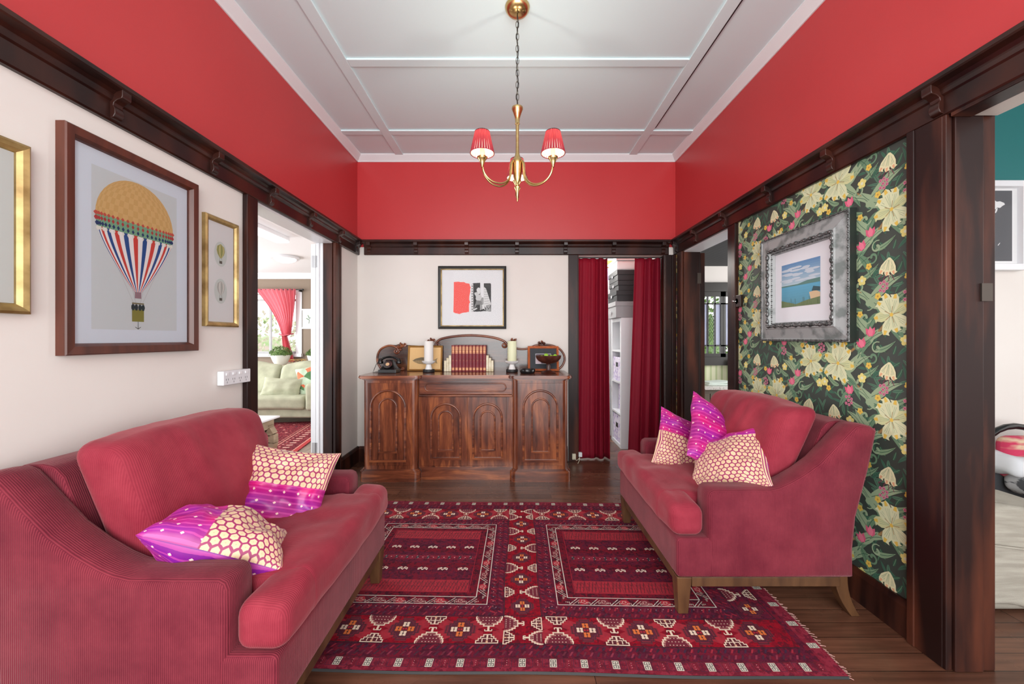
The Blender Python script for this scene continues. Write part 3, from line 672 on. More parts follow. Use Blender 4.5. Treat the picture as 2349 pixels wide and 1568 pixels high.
lp = thing('wardrobe', 'white wardrobe standing in the store room behind the shelving unit', 'wardrobe', (1.2, 5.6, 0))
B(1.16, 1.6, 5.0, 6.4, 0, 1.95).build('carcass', M_lam, lp, bevel=.004); B(1.145, 1.16, 5.02, 5.68, .05, 1.93).build('door', M_lam, lp, bevel=.003); B(1.145, 1.16, 5.7, 6.38, .05, 1.93).build('door', M_lam, lp, bevel=.003)
lb = MB().rbox(1.16, 1.4, 5.1, 5.5, 1.951, 2.13, .06, 6); tag(lb.build('folded_blanket', mat('lilac_fleece', (190, 160, 210), .9)), 'lilac fleece on top of the store room wardrobe', 'blanket')
lb = MB().rbox(1.18, 1.45, 5.1, 5.5, 2.131, 2.22, .03, 6); tag(lb.build('glow_block', mat('yellow_glow_colour', (232, 190, 90), .7)), 'flat yellow block standing in for lamp glow in the store room', 'box')  # yellow block stands in for the glow of the ceiling lamp
c = MB(); curtain(c, (BX0 + .02, .955), (BX0 + .0, .975), 2.03, .012, YB + .06, 3.6, .030, 11, 170, 40)
tag(c.build('curtain', M_curt, recalc=False, solid=.0015), 'crimson curtain hanging at the left of the back doorway', 'curtain', 'crimson curtains of the back doorway')
c = MB(); curtain(c, (1.235, BX1 - .015), (1.165, BX1 - .02), 2.03, .012, YB + .06, 3.2, .034, 21, 170, 40)
tag(c.build('curtain', M_curt, recalc=False, solid=.0015), 'crimson curtain hanging at the right of the back doorway', 'curtain', 'crimson curtains of the back doorway')
tag(MB().tube([(BX0 + .0125, YB + .06, 2.036), (BX1 - .0125, YB + .06, 2.036)], .006).build('curtain_rod', M_blackm), 'thin black rod holding the crimson curtains in the back doorway', 'curtain rod')

# ------------------------------------------------------------------ bedroom beyond the near right opening
M_teal = mat('teal_wall_paint', (18, 108, 108), .5)
RBY = 2.5
w = MB(); w.mat(M_wall).box(XR + RW, 4.6, RBY, RBY + .12, 0, 2.10); w.mat(M_teal).box(XR + RW, 4.6, RBY, RBY + .12, 2.10, ZC)
struct(w.build('wall_bedroom')); struct(B(XR + RW, 4.6, -2, RBY, ZC, ZC + .06).build('ceiling', M_ceil))
struct(MB().prism([(RBY, 2.055), (RBY - .015, 2.055), (RBY - .02, 2.09), (RBY - .03, 2.1), (RBY - .03, 2.108), (RBY, 2.108)], XR + RW, 4.6, 0).build('trim_19', M_white))
struct(B(4.6, 4.7, -2, RBY, 0, ZC).build('wall_bedroom_side', M_wall)); struct(B(XR + RW, 4.6, RBY - .015, RBY, 0, .14).build('baseboard_bedroom', M_white))  # unseen side wall added to keep sky light out of the bedroom
toM = lambda u, v, h: (u, RBY - .032 - h, v)
r, pr = simple_picture('world_map', 'white framed black and white world map on the teal and white bedroom wall', 'picture', toM, 2.15, 3.158, 1.643, 2.19, .045, M_white, (228, 228, 228), .028, profile=[(0, -.032), (0, .028), (.006, .03), (.036, .03), (.042, .004), (.045, .002)])
pr.rect(2.27, 1.70, 3.085, 2.135, (88, 88, 92), 1)
def mp(P): return [at(2200 + x / 5.22, 380 + y / 5.22, RBY - .036)[0::2] for x, y in P]
for P in ([(300, 390), (340, 395), (350, 410), (380, 395), (420, 410), (450, 430), (490, 425), (540, 445), (548, 465), (520, 480), (490, 505), (455, 500), (440, 520), (395, 520), (380, 545), (392, 570), (380, 600), (350, 630), (330, 650), (200, 640), (120, 560), (60, 480), (150, 430), (230, 410)],
          [(462, 505), (455, 540), (438, 568), (428, 560), (440, 520)], [(365, 355), (400, 360), (418, 372), (390, 376), (366, 370)], [(398, 598), (388, 640), (340, 662), (345, 650), (375, 630), (382, 600)],
          [(322, 840), (360, 815), (390, 822), (415, 870), (410, 900), (375, 922), (345, 900), (300, 905), (290, 860)], [(345, 780), (380, 785), (412, 798), (400, 812), (365, 800)], [(492, 915), (485, 935), (465, 957), (462, 950)],
          [(-150, 640), (-60, 640), (-30, 700), (-60, 800), (-90, 880), (-120, 860), (-130, 760), (-190, 700)], [(-380, 420), (-280, 450), (-300, 560), (-380, 640), (-440, 520)], [(-330, 690), (-260, 730), (-290, 820), (-340, 920), (-360, 780)]):
    pr.fill(mp(P), (224, 224, 224), 2)
pr.build('print', r); add_glass(r, toM, 2.19, 3.115, 1.685, 2.15, .012)
M_lin = mat('oatmeal_linen', (170, 164, 152), .95, c2=(150, 144, 132), nscale=(6, 6, 60), bump=(260, .3))
ac = thing('armchair', 'oatmeal linen slipcovered armchair in the bedroom at right', 'armchair', (2.4, 2.0, 0))
def dsk(p): return (p.x, p.y + .008 * sin(p.x * 22) * (p.z < .3), p.z)
MB().rbox(1.95, 2.72, 1.735, 1.80, .05, .495, .03, 14, deform=lambda p: (p.x, p.y + .012 * sin(p.x * 9 + p.z * 5), p.z - max(0, min(p.x, 2.32) - 2.14) ** 2 * 1.2)).build('arm_panel', M_lin, ac)
MB().rbox(1.93, 2.66, 1.80, 2.25, .22, .54, .14, 12, deform=lambda p: (p.x, p.y, p.z - max(0, min(p.x, 2.35) - 2.0) ** 2 * .9)).build('seat_cushion', M_lin, ac)
MB().rbox(1.98, 2.6, 2.24, 2.33, .1, .54, .05, 8, deform=lambda p: (p.x, p.y, p.z)).build('backrest', mat('pale_green_linen', (164, 176, 158), .9), ac)
MB().rbox(2.02, 2.6, 1.76, 2.2, .003, .25, .06, 8).build('skirt', M_lin, ac)
MB().tube([(1.96, 1.728, .335), (2.1, 1.727, .325), (2.3, 1.727, .30), (2.6, 1.728, .29)], .004, 6).build('seam', M_lin, ac)
pm = thing('bassinet', 'black hooded bassinet with pink and grey blankets behind the armchair', 'bassinet', (2.95, 2.36, 0))
MB().tube([(2.755, 2.36, .40)] + [(2.97 + .215 * cos(radians(a)), 2.36, .50 + .205 * sin(radians(a))) for a in range(180, -1, -15)] + [(3.185, 2.36, .40)], .018, 10).build('hood_frame', M_black, pm)
MB().rbox(2.76, 3.3, 2.30, 2.44, .2, .48, .05, 6).build('body', mat('dark_grey_canvas', (64, 66, 70), .8), pm)
for x in (2.82, 3.2): MB().tube([(x, 2.33, .25), (x, 2.3, .0)], .015, 8).build('leg', M_black, pm)
MB().rbox(2.80, 3.2, 2.24, 2.34, .42, .665, .1, 8).build('liner', mat('pink_quilt', (186, 50, 84), .9, c2=(200, 180, 150), nscale=(3, 3, 9), span=(.55, .62)), pm)
g = MB(); g.rbox(2.72, 3.25, 2.15, 2.36, .47, .56, .044, 14, deform=lambda p: (p.x, p.y + .02 * mnoise.noise(p * 9), p.z + .03 * mnoise.noise(p * 11) + .04 * (p.x - 2.72)))
tag(g.build('fleece_blanket', mat('white_fleece', (206, 208, 212), .95)), 'crumpled white fleece draped over the bassinet', 'blanket')
M_gpat = mat('grey_patterned_cotton', (190, 190, 192), .9, c2=(84, 86, 90), nscale=(9, 9, 22), span=(.5, .54))
g = MB(); g.rbox(2.80, 3.25, 2.12, 2.3, .35, .465, .05, 14, deform=lambda p: (p.x, p.y + .02 * mnoise.noise(p * 9), p.z - .12 * (p.x - 2.85)))
tag(g.build('patterned_blanket', M_gpat), 'grey and white patterned cloth hanging from the bassinet', 'blanket')
# ------------------------------------------------------------------ wallpaper on the right wall
M_wpbase = mat('dark_green_wallpaper_ground', (60, 68, 62), .6)
def wallpaper(name, y0, y1, z0, z1, label=None):
    base = MB(toR).mat(M_wpbase).box(y0, y1, z0, z1, 0, .0015)
    P = Paint(lambda u, v, h: toR(u, v, .0016 + h), (y0, z0, y1, z1), .0002)
    LG, MG, DG, CR, YE, PK, TN, BR = (150, 172, 138), (104, 138, 108), (52, 92, 72), (216, 220, 180), (224, 190, 84), (218, 96, 128), (160, 130, 84), (128, 62, 82)
    TWd, TH = .46, .45
    def leaf(x, y, a, L, w, rgb, layer, curl=0):
        c, s = cos(a), sin(a); L_, R_ = [], []
        for k in range(9):
            t = k / 8; bend = curl * t * t * L; ww = w * sin(pi * min(1, t * .93 + .07)) ** .8 * (1 - .25 * t)
            px, py = t * L, bend; L_.append((px, py + ww / 2)); R_.append((px, py - ww / 2))
        pts = L_ + R_[::-1]; P.fill([(x + p * c - q * s, y + p * s + q * c) for p, q in pts], rgb, layer)
        P.line([(x + t * L * c - curl * t * t * L * s, y + t * L * s + curl * t * t * L * c) for t in (.05, .35, .65, .92)], .0022, DG if rgb != DG else MG, layer + 1)
    def petal(x, y, a, L, w, rgb, layer, tip=YE):
        c, s = cos(a), sin(a)
        pts = [(0, -.12 * w), (.3 * L, -.42 * w), (.62 * L, -.5 * w), (.88 * L, -.34 * w), (.98 * L, -.5 * w), (L, -.12 * w), (1.06 * L, .1 * w), (.9 * L, .38 * w), (.6 * L, .5 * w), (.3 * L, .36 * w), (0, .12 * w)]
        P.fill([(x + p * c - q * s, y + p * s + q * c) for p, q in pts], rgb, layer)
        P.fill([(x + p * c - q * s, y + p * s + q * c) for p, q in ((.8 * L, -.15 * w), (1.02 * L, -.1 * w), (1.04 * L, .1 * w), (.82 * L, .2 * w))], tip, layer + 1)
        for q in (-.16, .05, .22): P.line([(x + .12 * L * c - q * .3 * w * s, y + .12 * L * s + q * .3 * w * c), (x + .72 * L * c - q * w * s, y + .72 * L * s + q * w * c)], .0016, LG, layer + 1)
    def bloom(x, y, a, R):                       # large cream open flower
        for d, l in ((100, .9), (-100, .9), (150, .95), (-150, .95), (40, 1.0), (-40, 1.0), (0, .85), (180, 1.05)):
            petal(x, y, a + radians(d), R * l, R * .52, CR if abs(d) != 100 else (206, 210, 158), 10 + (2 if abs(d) in (0, 180) else 0))
        for k in range(5): P.line([(x, y), (x + R * .4 * cos(a + 1.2 * k), y + R * .4 * sin(a + 1.2 * k))], .0025, TN, 14)
        P.disc(x, y, R * .09, YE, 15)
    def bell(x, y, a, R):                        # closed cream bell with plum stamens
        for d in (-26, 26, 0): petal(x, y, a + radians(d), R, R * .42, (226, 222, 180), 10 if d else 12, (226, 170, 130))
        for d in (-22, -8, 8, 22): P.line([(x + R * .95 * cos(a + radians(d * .7)), y + R * .95 * sin(a + radians(d * .7))), (x + R * 1.35 * cos(a + radians(d)), y + R * 1.35 * sin(a + radians(d)))], .003, BR, 9)
    def tulip(x, y, a, R):
        for d in (-32, 32, 0):
            c, s = cos(a + radians(d)), sin(a + radians(d)); P.fill([(x + p * c - q * s, y + p * s + q * c) for p, q in ((0, -.2 * R), (.5 * R, -.34 * R), (1.1 * R, 0), (.5 * R, .34 * R), (0, .2 * R))], PK if d else (232, 124, 148), 10 if d else 11)
    def five(x, y, R, rgb, cc=(226, 226, 196), n=5, a0=0):
        for k in range(n): a = a0 + 2 * pi * k / n; P.disc(x + R * .58 * cos(a), y + R * .58 * sin(a), R * .42, rgb, 10, 7)
        P.disc(x, y, R * .3, cc, 11, 7)
    def spiral(x, y, R, a0, turns, sg, w, rgb, layer):
        pts = []; ws = []
        for k in range(15):
            t = k / 14; a = a0 + sg * turns * 2 * pi * t; r = R * (1 - .8 * t); pts.append((x + r * cos(a), y + r * sin(a))); ws.append(w * (.55 + .9 * t if t < .8 else 1.2))
        P.line(pts, ws, rgb, layer); P.disc(pts[-1][0], pts[-1][1], w * .8, rgb, layer, 7)
    def tile(ox, oy, k):
        rd = random.Random(5)
        # undulating main stem
        S = lambda t: (ox + .23 + .12 * sin(2 * pi * t), oy + TH * t)
        for j in range(120):                       # dense undergrowth
            x, y = ox + rd.random() * TWd, oy + rd.random() * TH
            leaf(x, y, rd.uniform(0, 6.28), rd.uniform(.04, .075), rd.uniform(.012, .020), (DG, (64, 106, 86), (84, 120, 98))[j % 3], 1, rd.uniform(-.4, .4))
        P.line([S(t / 16) for t in range(17)], .0135, (124, 98, 62), 3); P.line([S(t / 16) for t in range(17)], .0085, TN, 4)
        for t, sg in ((.05, 1), (.18, -1), (.3, 1), (.45, -1), (.58, 1), (.7, -1), (.85, 1), (.95, -1)):
            x, y = S(t); a = (0.6 if sg > 0 else pi - .6) + rd.uniform(-.4, .4)
            leaf(x, y, a, .135, .056, LG, 5, .35 * sg); leaf(x + .02 * sg, y - .03, a - .9 * sg, .11, .042, MG, 5, -.5 * sg); leaf(x + .07 * sg, y + .03, a + .7 * sg, .08, .034, LG, 5, -.6 * sg); leaf(x + .10 * sg, y - .01, a - .5 * sg, .085, .030, (128, 156, 122), 6, .7 * sg)
            spiral(x + sg * .085, y - .045, .032, a + pi, .9, sg, .009, LG if rd.random() > .4 else MG, 6)
        for (fx, fy, a, R) in ((.37, .12, -1.3, .100), (.09, .345, -1.9, .090)): bloom(ox + fx, oy + fy, a, R)
        bell(ox + .10, oy + .14, -1.4, .075); bell(ox + .40, oy + .36, -1.7, .072)
        for (fx, fy, a) in ((.23, .205, 1.1), (.19, .255, 1.5), (.30, .43, 1.3), (.445, .245, 1.7)): tulip(ox + fx, oy + fy, a, .040)
        for (fx, fy) in ((.235, .06), (.03, .235), (.30, .30), (.455, .02)): five(ox + fx, oy + fy, .024, (226, 214, 130), (220, 224, 196), 5, .3)
        for (fx, fy) in ((.02, .05), (.245, .355), (.20, .12), (.33, .22), (.43, .44), (.155, .43)): five(ox + fx, oy + fy, .016, YE, (200, 150, 60), 5, .9)
        for (fx, fy) in ((.13, .02), (.31, .395), (.02, .42)):
            for q in range(7): five(ox + fx + .02 * cos(q * .9) * (q > 0), oy + fy + .02 * sin(q * .9) * (q > 0), .0085, (206, 122, 146), BR, 5)
        for (fx, fy, R, a, sg) in ((.34, .03, .026, 0, 1), (.16, .20, .03, 2, -1), (.42, .18, .028, 3, 1), (.05, .29, .026, 1, -1), (.27, .14, .022, 4, 1), (.20, .40, .03, 5, -1), (.36, .27, .024, 2.5, 1)): spiral(ox + fx, oy + fy, R, a, 1.0, sg, .008, LG, 7)
    u0 = math.floor((y0 - 1.613) / TWd) - 1
    k = u0
    while 1.613 + k * TWd < y1 + .1:
        ox = 1.613 + k * TWd
        if ox + TWd > y0 - .1:
            j = -1
            while j * TH < z1 + .1:
                tile(ox, j * TH + .08 + (.225 if k % 2 else 0), k); j += 1
        k += 1
    mb = P.mb; base_mb = base
    off = len(mb.v); 
    for m in base_mb.mats: pass
    idx0 = len(mb.mats); mb.mats.append(M_wpbase)
    mb.v += base_mb.v
    for fc in base_mb.fc: mb.fc.append(tuple(i + off for i in fc)); mb.m.append(idx0); mb.sm.append(False)
    o = mb.build(name, None, None, recalc=False); struct(o); return o
wallpaper('wall_right_wallpaper', NY + .115, RY0 - .09, .145, ZR0 + .01)
wallpaper('wall_right_wallpaper', RY1 + .095, YB - .03, .0, ZR0 + .01)

# ------------------------------------------------------------------ pictures
def onL(px, py): Y = XL * F / (px - CX); return Y, EYE - (py - CY) * Y / F
def onR(px, py): Y = XR * F / (px - CX); return Y, EYE - (py - CY) * Y / F
# large balloon print
u0, u1 = 1.349, 1.924; v0, v1 = 1.165, 1.962
M_fr = mat('red_brown_timber_frame', (92, 46, 32), .35, c2=(70, 34, 24), nscale=(30, 30, 3))
r, pr = simple_picture('framed_picture', 'large brown framed print of a striped hot air balloon on the left wall', 'picture', toL, u0, u1, v0, v1, .042, M_fr, (214, 224, 234), profile=[(0, 0), (0, .032), (.004, .036), (.03, .034), (.038, .02), (.042, .008), (.042, .002)], back=.010)
a0, a1 = 1.455, 1.824; b0, b1 = 1.258, 1.862
pr.rect(a0, b0, a1, b1, (204, 212, 214), 1)
bx, by, R = 1.636, 1.690, .168
Ry = .168
# envelope outline: upper dome plus tapering skirt
def env(v):          # v from 0 (top) to 1 (mouth) -> half width, height
    if v < .45: a = v / .45 * pi / 2; return R * sin(a), by + Ry * cos(a)
    t = (v - .45) / .55; return (R - .013) * cos(pi / 2 * t ** 1.1) * (1 - .18 * t * sin(pi * t)) + .013, by - .281 * t
N = 22; gores = 24; SG = [sin(pi * (g / gores - .5)) for g in range(gores + 1)]
for g in range(gores):
    col = [(240, 240, 238), (36, 76, 140), (240, 240, 238), (206, 66, 56)][g % 4]
    for k in range(N):
        v_a, v_b = k / N, (k + 1) / N; wa, ya = env(v_a); wb, yb = env(v_b)
        c = (214, 178, 118) if v_b <= .46 else ((120, 170, 138) if v_b < .58 else col)
        if v_b < .46 and (k + g) % 2: c = (206, 168, 106)
        pr.fill([(bx + wa * SG[g], ya), (bx + wa * SG[g + 1], ya), (bx + wb * SG[g + 1], yb), (bx + wb * SG[g], yb)], c, 2)
for g in range(gores + 1):
    w_, y_ = env(.485); pr.disc(bx + w_ * SG[g], y_, .006, (176, 58, 60), 3, 4, .009); w_, y_ = env(.515); pr.disc(bx + w_ * SG[g] * .99, y_ - .004, .006, (30, 56, 104), 3, 4, .009)
    w_, y_ = env(.55); pr.disc(bx + w_ * SG[g], y_ - .004, .005, (230, 230, 220), 3, 4, .009); w_, y_ = env(.45); pr.disc(bx + w_ * SG[g], y_, .007, (196, 84, 70), 3, 4, .008)
w_, y_ = env(1); pr.rect(bx - .014, y_ - .022, bx + .014, y_ + .004, (150, 120, 130), 3)
kb = 1.362
for s_ in (-1, -.5, .5, 1): pr.line([(bx + R * .9 * s_, by - .05 - .02 * (1 - abs(s_))), (bx + .02 * s_, kb + .006)], .0012, (176, 178, 176), 1.5)
pr.rect(bx - .026, kb - .07, bx + .026, kb - .02, (134, 130, 60), 3); pr.line([(bx - .026, kb + .004), (bx + .026, kb + .004)], .006, (120, 110, 80), 4)
for s_ in (-.022, -.008, .008, .022): pr.disc(bx + s_, kb - .012, .008, (40, 52, 56), 4, 7, .014)
pr.line([(bx, kb - .07), (bx, kb - .1)], .002, (40, 40, 40), 3); pr.line([(bx - .012, kb - .092), (bx, kb - .1), (bx + .012, kb - .092)], .002, (40, 40, 40), 3)
pr.build('print', r); add_glass(r, toL, u0 + .04, u1 - .04, v0 + .04, v1 - .04, .016)
# small gilt pair of balloons
(ua, _), (ub, _) = onL(463, 0), onL(540, 0)
r, pr = simple_picture('framed_picture', 'small gilt frame with two tiny balloon sketches beside the doorway', 'picture', toL, 1.985, 2.226, 1.285, 1.852, .027, M_gold, (226, 228, 228), profile=[(0, 0), (0, .018), (.007, .024), (.018, .02), (.024, .01), (.027, .002)], back=.006)
um = 2.105
for zc, c1, c2 in ((1.667, (150, 154, 96), (196, 190, 130)), (1.472, (176, 178, 172), (214, 214, 208))):
    pr.disc(um, zc, .046, (206, 214, 210), 1, 20, .066)
    for k in range(6): 
        a, b = sin(pi * (k / 6 - .5)), sin(pi * ((k + 1) / 6 - .5))
        pr.fill([(um + .03 * a * q, zc + .018 + .036 * e) for q, e in ((0, 1), (.85, .6), (1, 0), (.8, -.5), (.2, -1.1))] + [(um + .03 * b * q, zc + .018 + .036 * e) for q, e in ((.2, -1.1), (.8, -.5), (1, 0), (.85, .6), (0, 1))], c1 if k % 2 else c2, 2)
    pr.rect(um - .010, zc - .05, um + .010, zc - .036, (90, 84, 74), 3); pr.line([(um - .006, zc - .02), (um - .008, zc - .036)], .0015, (90, 90, 84), 3); pr.line([(um + .006, zc - .02), (um + .008, zc - .036)], .0015, (90, 90, 84), 3)
pr.build('print', r); add_glass(r, toL, 2.008, 2.203, 1.31, 1.83, .010)
# gilt frame cut by the picture edge
r, pr = simple_picture('framed_picture', 'gilt framed picture at the far left edge, cut off by the view', 'picture', toL, .86, 1.263, 1.30, 1.829, .036, M_gold, (214, 220, 216), profile=[(0, 0), (0, .022), (.008, .028), (.02, .022), (.03, .012), (.036, .002)], back=.008)
pr.disc(1.06, 1.56, .08, (150, 160, 130), 1, 20, .11)
pr.build('print', r); add_glass(r, toL, .89, 1.233, 1.33, 1.80, .012)
# black and gilt framed red and black print on the back wall
X0, Z1 = at(1006, 611, YB)[0], at(0, 611, YB)[2]; X1, Z0 = at(1161.5, 0, YB)[0], at(0, 754, YB)[2]
r, pr = simple_picture('framed_picture', 'black and gilt framed print with a torn red block above the sideboard', 'picture', toB, X0, X1, Z0, Z1, .034, mat('black_painted_frame', (40, 40, 38), .35), (214, 214, 216), profile=[(0, 0), (0, .028), (.006, .03), (.012, .024), (.025, .020), (.028, .012), (.028, .002)], back=.006)
frame_mb(X0 + .027, X1 - .027, Z0 + .027, Z1 - .027, .008, toB, [(0, .006), (0, .017), (.004, .017), (.008, .012), (.008, .006)]).build('gilt_slip', M_gold, r)
q = lambda x, y: at(960 + x / 7.842, 580 + y / 7.842, YB - .006)[0::2]
pr.fill([q(*p) for p in ((636, 522), (720, 515), (760, 525), (818, 520), (850, 542), (918, 552), (925, 590), (942, 622), (928, 650), (934, 690), (915, 770), (912, 840), (930, 888), (912, 905), (908, 960), (910, 1055), (860, 1068), (790, 1076), (738, 1098), (690, 1086), (655, 1080), (628, 1062), (634, 800))], (228, 88, 82), 1)
pr.fill([q(*p) for p in ((950, 560), (985, 542), (1110, 536), (1115, 1050), (1060, 1055), (952, 1052))], (44, 43, 44), 1); pr.fill([q(*p) for p in ((1175, 545), (1290, 542), (1305, 560), (1305, 1050), (1175, 1045))], (44, 43, 44), 1)
pr.fill([q(*p) for p in ((1105, 600), (1180, 590), (1180, 1050), (1105, 1050))], (150, 150, 150), 1); pr.fill([q(*p) for p in ((1115, 530), (1172, 530), (1172, 800), (1118, 800))], (216, 216, 218), 3)
pr.fill([q(*p) for p in ((1180, 610), (1215, 640), (1300, 900), (1300, 930), (1215, 1000), (1170, 920), (1170, 640))], (204, 204, 204), 2)
for k in range(7): pr.line([q(1180, 660 + k * 42), q(1222 + k * 10, 660 + k * 40)], .0022, (50, 50, 50), 3)
pr.fill([q(*p) for p in ((950, 560), (985, 550), (988, 1050), (952, 1050))], (196, 196, 196), 2)
for k in range(10): pr.rect(*q(954, 590 + k * 46), *q(978, 604 + k * 46), (60, 60, 60), 3)
pr.fill([q(*p) for p in ((1045, 650), (1075, 620), (1110, 630), (1116, 680), (1105, 730), (1080, 745), (1062, 700), (1048, 690))], (206, 206, 206), 4)                     # seated figure
pr.fill([q(*p) for p in ((1005, 715), (1060, 700), (1085, 750), (1120, 745), (1140, 800), (1110, 860), (1050, 860), (1030, 830), (1035, 780), (1008, 740))], (190, 190, 190), 4)
pr.fill([q(*p) for p in ((1045, 850), (1130, 860), (1150, 930), (1050, 930), (1010, 1000), (985, 1000), (1030, 900))], (120, 120, 120), 4)
pr.fill([q(*p) for p in ((1145, 930), (1180, 920), (1200, 1030), (1150, 1010))], (210, 210, 210), 5); pr.fill([q(*p) for p in ((985, 1010), (1050, 985), (1060, 1000), (1000, 1035))], (200, 200, 200), 5); pr.fill([q(*p) for p in ((1085, 1040), (1180, 1000), (1195, 1030), (1120, 1055))], (30, 30, 30), 6)
pr.fill([q(*p) for p in ((1215, 940), (1290, 920), (1300, 1040), (1210, 1050))], (150, 150, 150), 4); pr.line([q(1225, 960), q(1260, 1010), q(1290, 960)], .004, (40, 40, 40), 5)
pr.build('print', r); add_glass(r, toB, X0 + .03, X1 - .03, Z0 + .03, Z1 - .03, .011)
# ornate grey frame with a seascape on the wallpaper
ua, ub = onR(1966, 0)[0], onR(1754, 0)[0]; za = EYE - (782 - CY) * (ua - .0) / F - .0; zb = EYE - (474 - CY) * ua / F
ua, ub, za, zb = 1.88, 2.553, 1.208, 1.838
M_ofr = mat('distressed_grey_frame', (158, 162, 162), .5, .1, c2=(112, 120, 118), nscale=(4, 12, 12), span=(.5, .62)); M_orn = mat('antique_silver', (120, 122, 122), .3, .7, c2=(60, 64, 62), nscale=(60, 60, 60))
r, pr = simple_picture('framed_picture', 'distressed grey ornate frame with a blue seascape on the floral wallpaper', 'picture', toR, ua, ub, za, zb, .11, M_ofr, (230, 232, 238), back=.012, profile=[(0, 0), (0, .034), (.010, .036), (.016, .03), (.07, .044), (.076, .05), (.09, .046), (.102, .026), (.11, .014), (.11, .004)])
frame_mb(ua - .002, ub + .002, za - .002, zb + .002, .004, toR, [(0, .002), (0, .033), (.003, .0335), (.003, .002)]).build('outer_edge', mat('shaded_frame_edge', (24, 34, 28), .6), r)  # shadow on the frame's outer side, put in as dark colour
orn = MB(toR)
def beads(i_, h, rr, step, sq=1.6):
    c = ((ua + i_, za + i_), (ub - i_, za + i_), (ub - i_, zb - i_), (ua + i_, zb - i_))
    for k in range(4):
        a, b = Vector(c[k]), Vector(c[(k + 1) % 4]); L = (b - a).length; n = int(L / step)
        for j in range(n):
            p = a + (b - a) * ((j + .5) / n); d = (b - a).normalized(); s = (sq, 1) if abs(d.x) > .5 else (1, sq)
            jj = 1 + .35 * sin(j * 2.4); orn.ball((p.x, p.y, h), rr * jj, 8, 5, (s[0], s[1], .8))
beads(.087, .048, .0095, .021, 1.5); beads(.006, .037, .0045, .012, 1.4); beads(.101, .03, .004, .012, 1.2)
orn.build('carved_beading', M_orn, r)
c0, c1, d0, d1 = 2.087, 2.386, 1.405, 1.655
pr.rect(c0, d0, c1, d1, (120, 170, 210), 1)
H_ = d1 - d0; Wd = c1 - c0
for k in range(10): pr.rect(c0, d0 + H_ * (.48 + .052 * k), c1, d0 + H_ * (.48 + .052 * (k + 1)), tuple(int(a + (b - a) * k / 9) for a, b in zip((176, 200, 212), (104, 146, 190))), 2)
rd = random.Random(4)
for k in range(26): pr.disc(c0 + rd.uniform(.08, .92) * Wd, d0 + H_ * rd.uniform(.55, .92), .03 + .02 * rd.random(), (196, 208, 220), 3, 10, .006)
for k in range(8): pr.rect(c0, d0 + H_ * .06 * k, c1, d0 + H_ * .06 * (k + 1), tuple(int(a + (b - a) * k / 7) for a, b in zip((92, 150, 170), (96, 168, 200))), 2)
pr.fill([(c0, d0 + H_ * .47), (c0, d0 + H_ * .56), (c0 + Wd * .3, d0 + H_ * .55), (c0 + Wd * .55, d0 + H_ * .5), (c0 + Wd, d0 + H_ * .5), (c0 + Wd, d0 + H_ * .47)], (92, 132, 126), 4)
pr.fill([(c0, d0 + H_ * .25), (c0 + Wd * .1, d0 + H_ * .3), (c0 + Wd * .26, d0 + H_ * .28), (c0 + Wd * .22, d0 + H_ * .12), (c0, d0 + H_ * .1)], (214, 188, 150), 4)
pr.fill([(c0, d0), (c0, d0 + H_ * .16), (c0 + Wd * .3, d0 + H_ * .12), (c0 + Wd * .6, d0 + H_ * .05), (c0 + Wd * .85, d0 + H_ * .12), (c1, d0 + H_ * .16), (c1, d0)], (110, 128, 90), 5)
pr.fill([(c0, d0 + H_ * .36), (c0 + Wd * .16, d0 + H_ * .40), (c0 + Wd * .2, d0 + H_ * .3), (c0, d0 + H_ * .28)], (56, 84, 92), 5)
for k in range(18): x = c0 + Wd * rd.random() * .98; pr.line([(x, d0), (x + .004, d0 + H_ * rd.uniform(.08, .2))], .002, (90, 108, 70), 6)
pr.build('print', r)

# ------------------------------------------------------------------ switch and sockets
s = thing('light_switch', 'brown square light switch with chrome toggle on the wallpaper edge', 'light switch', (XR, 2.885, 1.45))
B(XR - .026, XR - .002, 2.80, 2.885, 1.445, 1.53).build('switch_plate', mat('brown_bakelite', (44, 30, 26), .25), s, bevel=.004)
MB().lathe([(.02, 0), (.02, .008), (.012, .014), (0, .016)], (XR - .026, 2.843, 1.487), 20, 'x').build('collar', M_blackm, s); MB().ball((XR - .045, 2.85, 1.487), .0085, 12, 8).tube([(XR - .03, 2.845, 1.487), (XR - .045, 2.85, 1.487)], .004).build('toggle', M_chrome, s)
s = thing('power_outlet', 'white four way power outlet on the left wall near the doorway', 'power outlet', (XL, 2.19, 1.06))
B(XL + .001, XL + .036, 2.085, 2.30, .975, 1.05).build('case', M_white, s, bevel=.004)
for k in range(4):
    y = 2.112 + k * .05
    B(XL + .036, XL + .040, y - .010, y + .010, 1.027, 1.040).build('rocker', mat('white_rocker', (236, 236, 238), .3), s, bevel=.001)
    h = MB(); h.box(XL + .0358, XL + .0364, y - .009, y - .006, 1.0, 1.01).box(XL + .0358, XL + .0364, y + .006, y + .009, 1.0, 1.01).box(XL + .0358, XL + .0364, y - .0015, y + .0015, .985, .995); h.build('socket', mat('grey_slot', (90, 90, 92), .5), s)
g = thing('plug', 'cream plug with looping lead on the casing beside the sideboard', 'plug', (.61, YB - .03, .05))
B(.585, .622, YB - .055, YB - .026, .03, .085).build('plug_body', mat('cream_plastic', (220, 214, 190), .4), g, bevel=.004)
MB().tube([(.60, YB - .05, .05), (.625, YB - .08, .03), (.64, YB - .09, .045), (.655, YB - .08, .06), (.65, YB - .07, .02), (.635, YB - .09, .004)], .0025, 6).build('lead', mat('cream_plastic'), g)
g = B(.655, .69, YB - .02, YB + .01, .045, .09).build('socket_block', M_white, bevel=.004); tag(g, 'small white socket block at the foot of the left crimson curtain', 'socket')

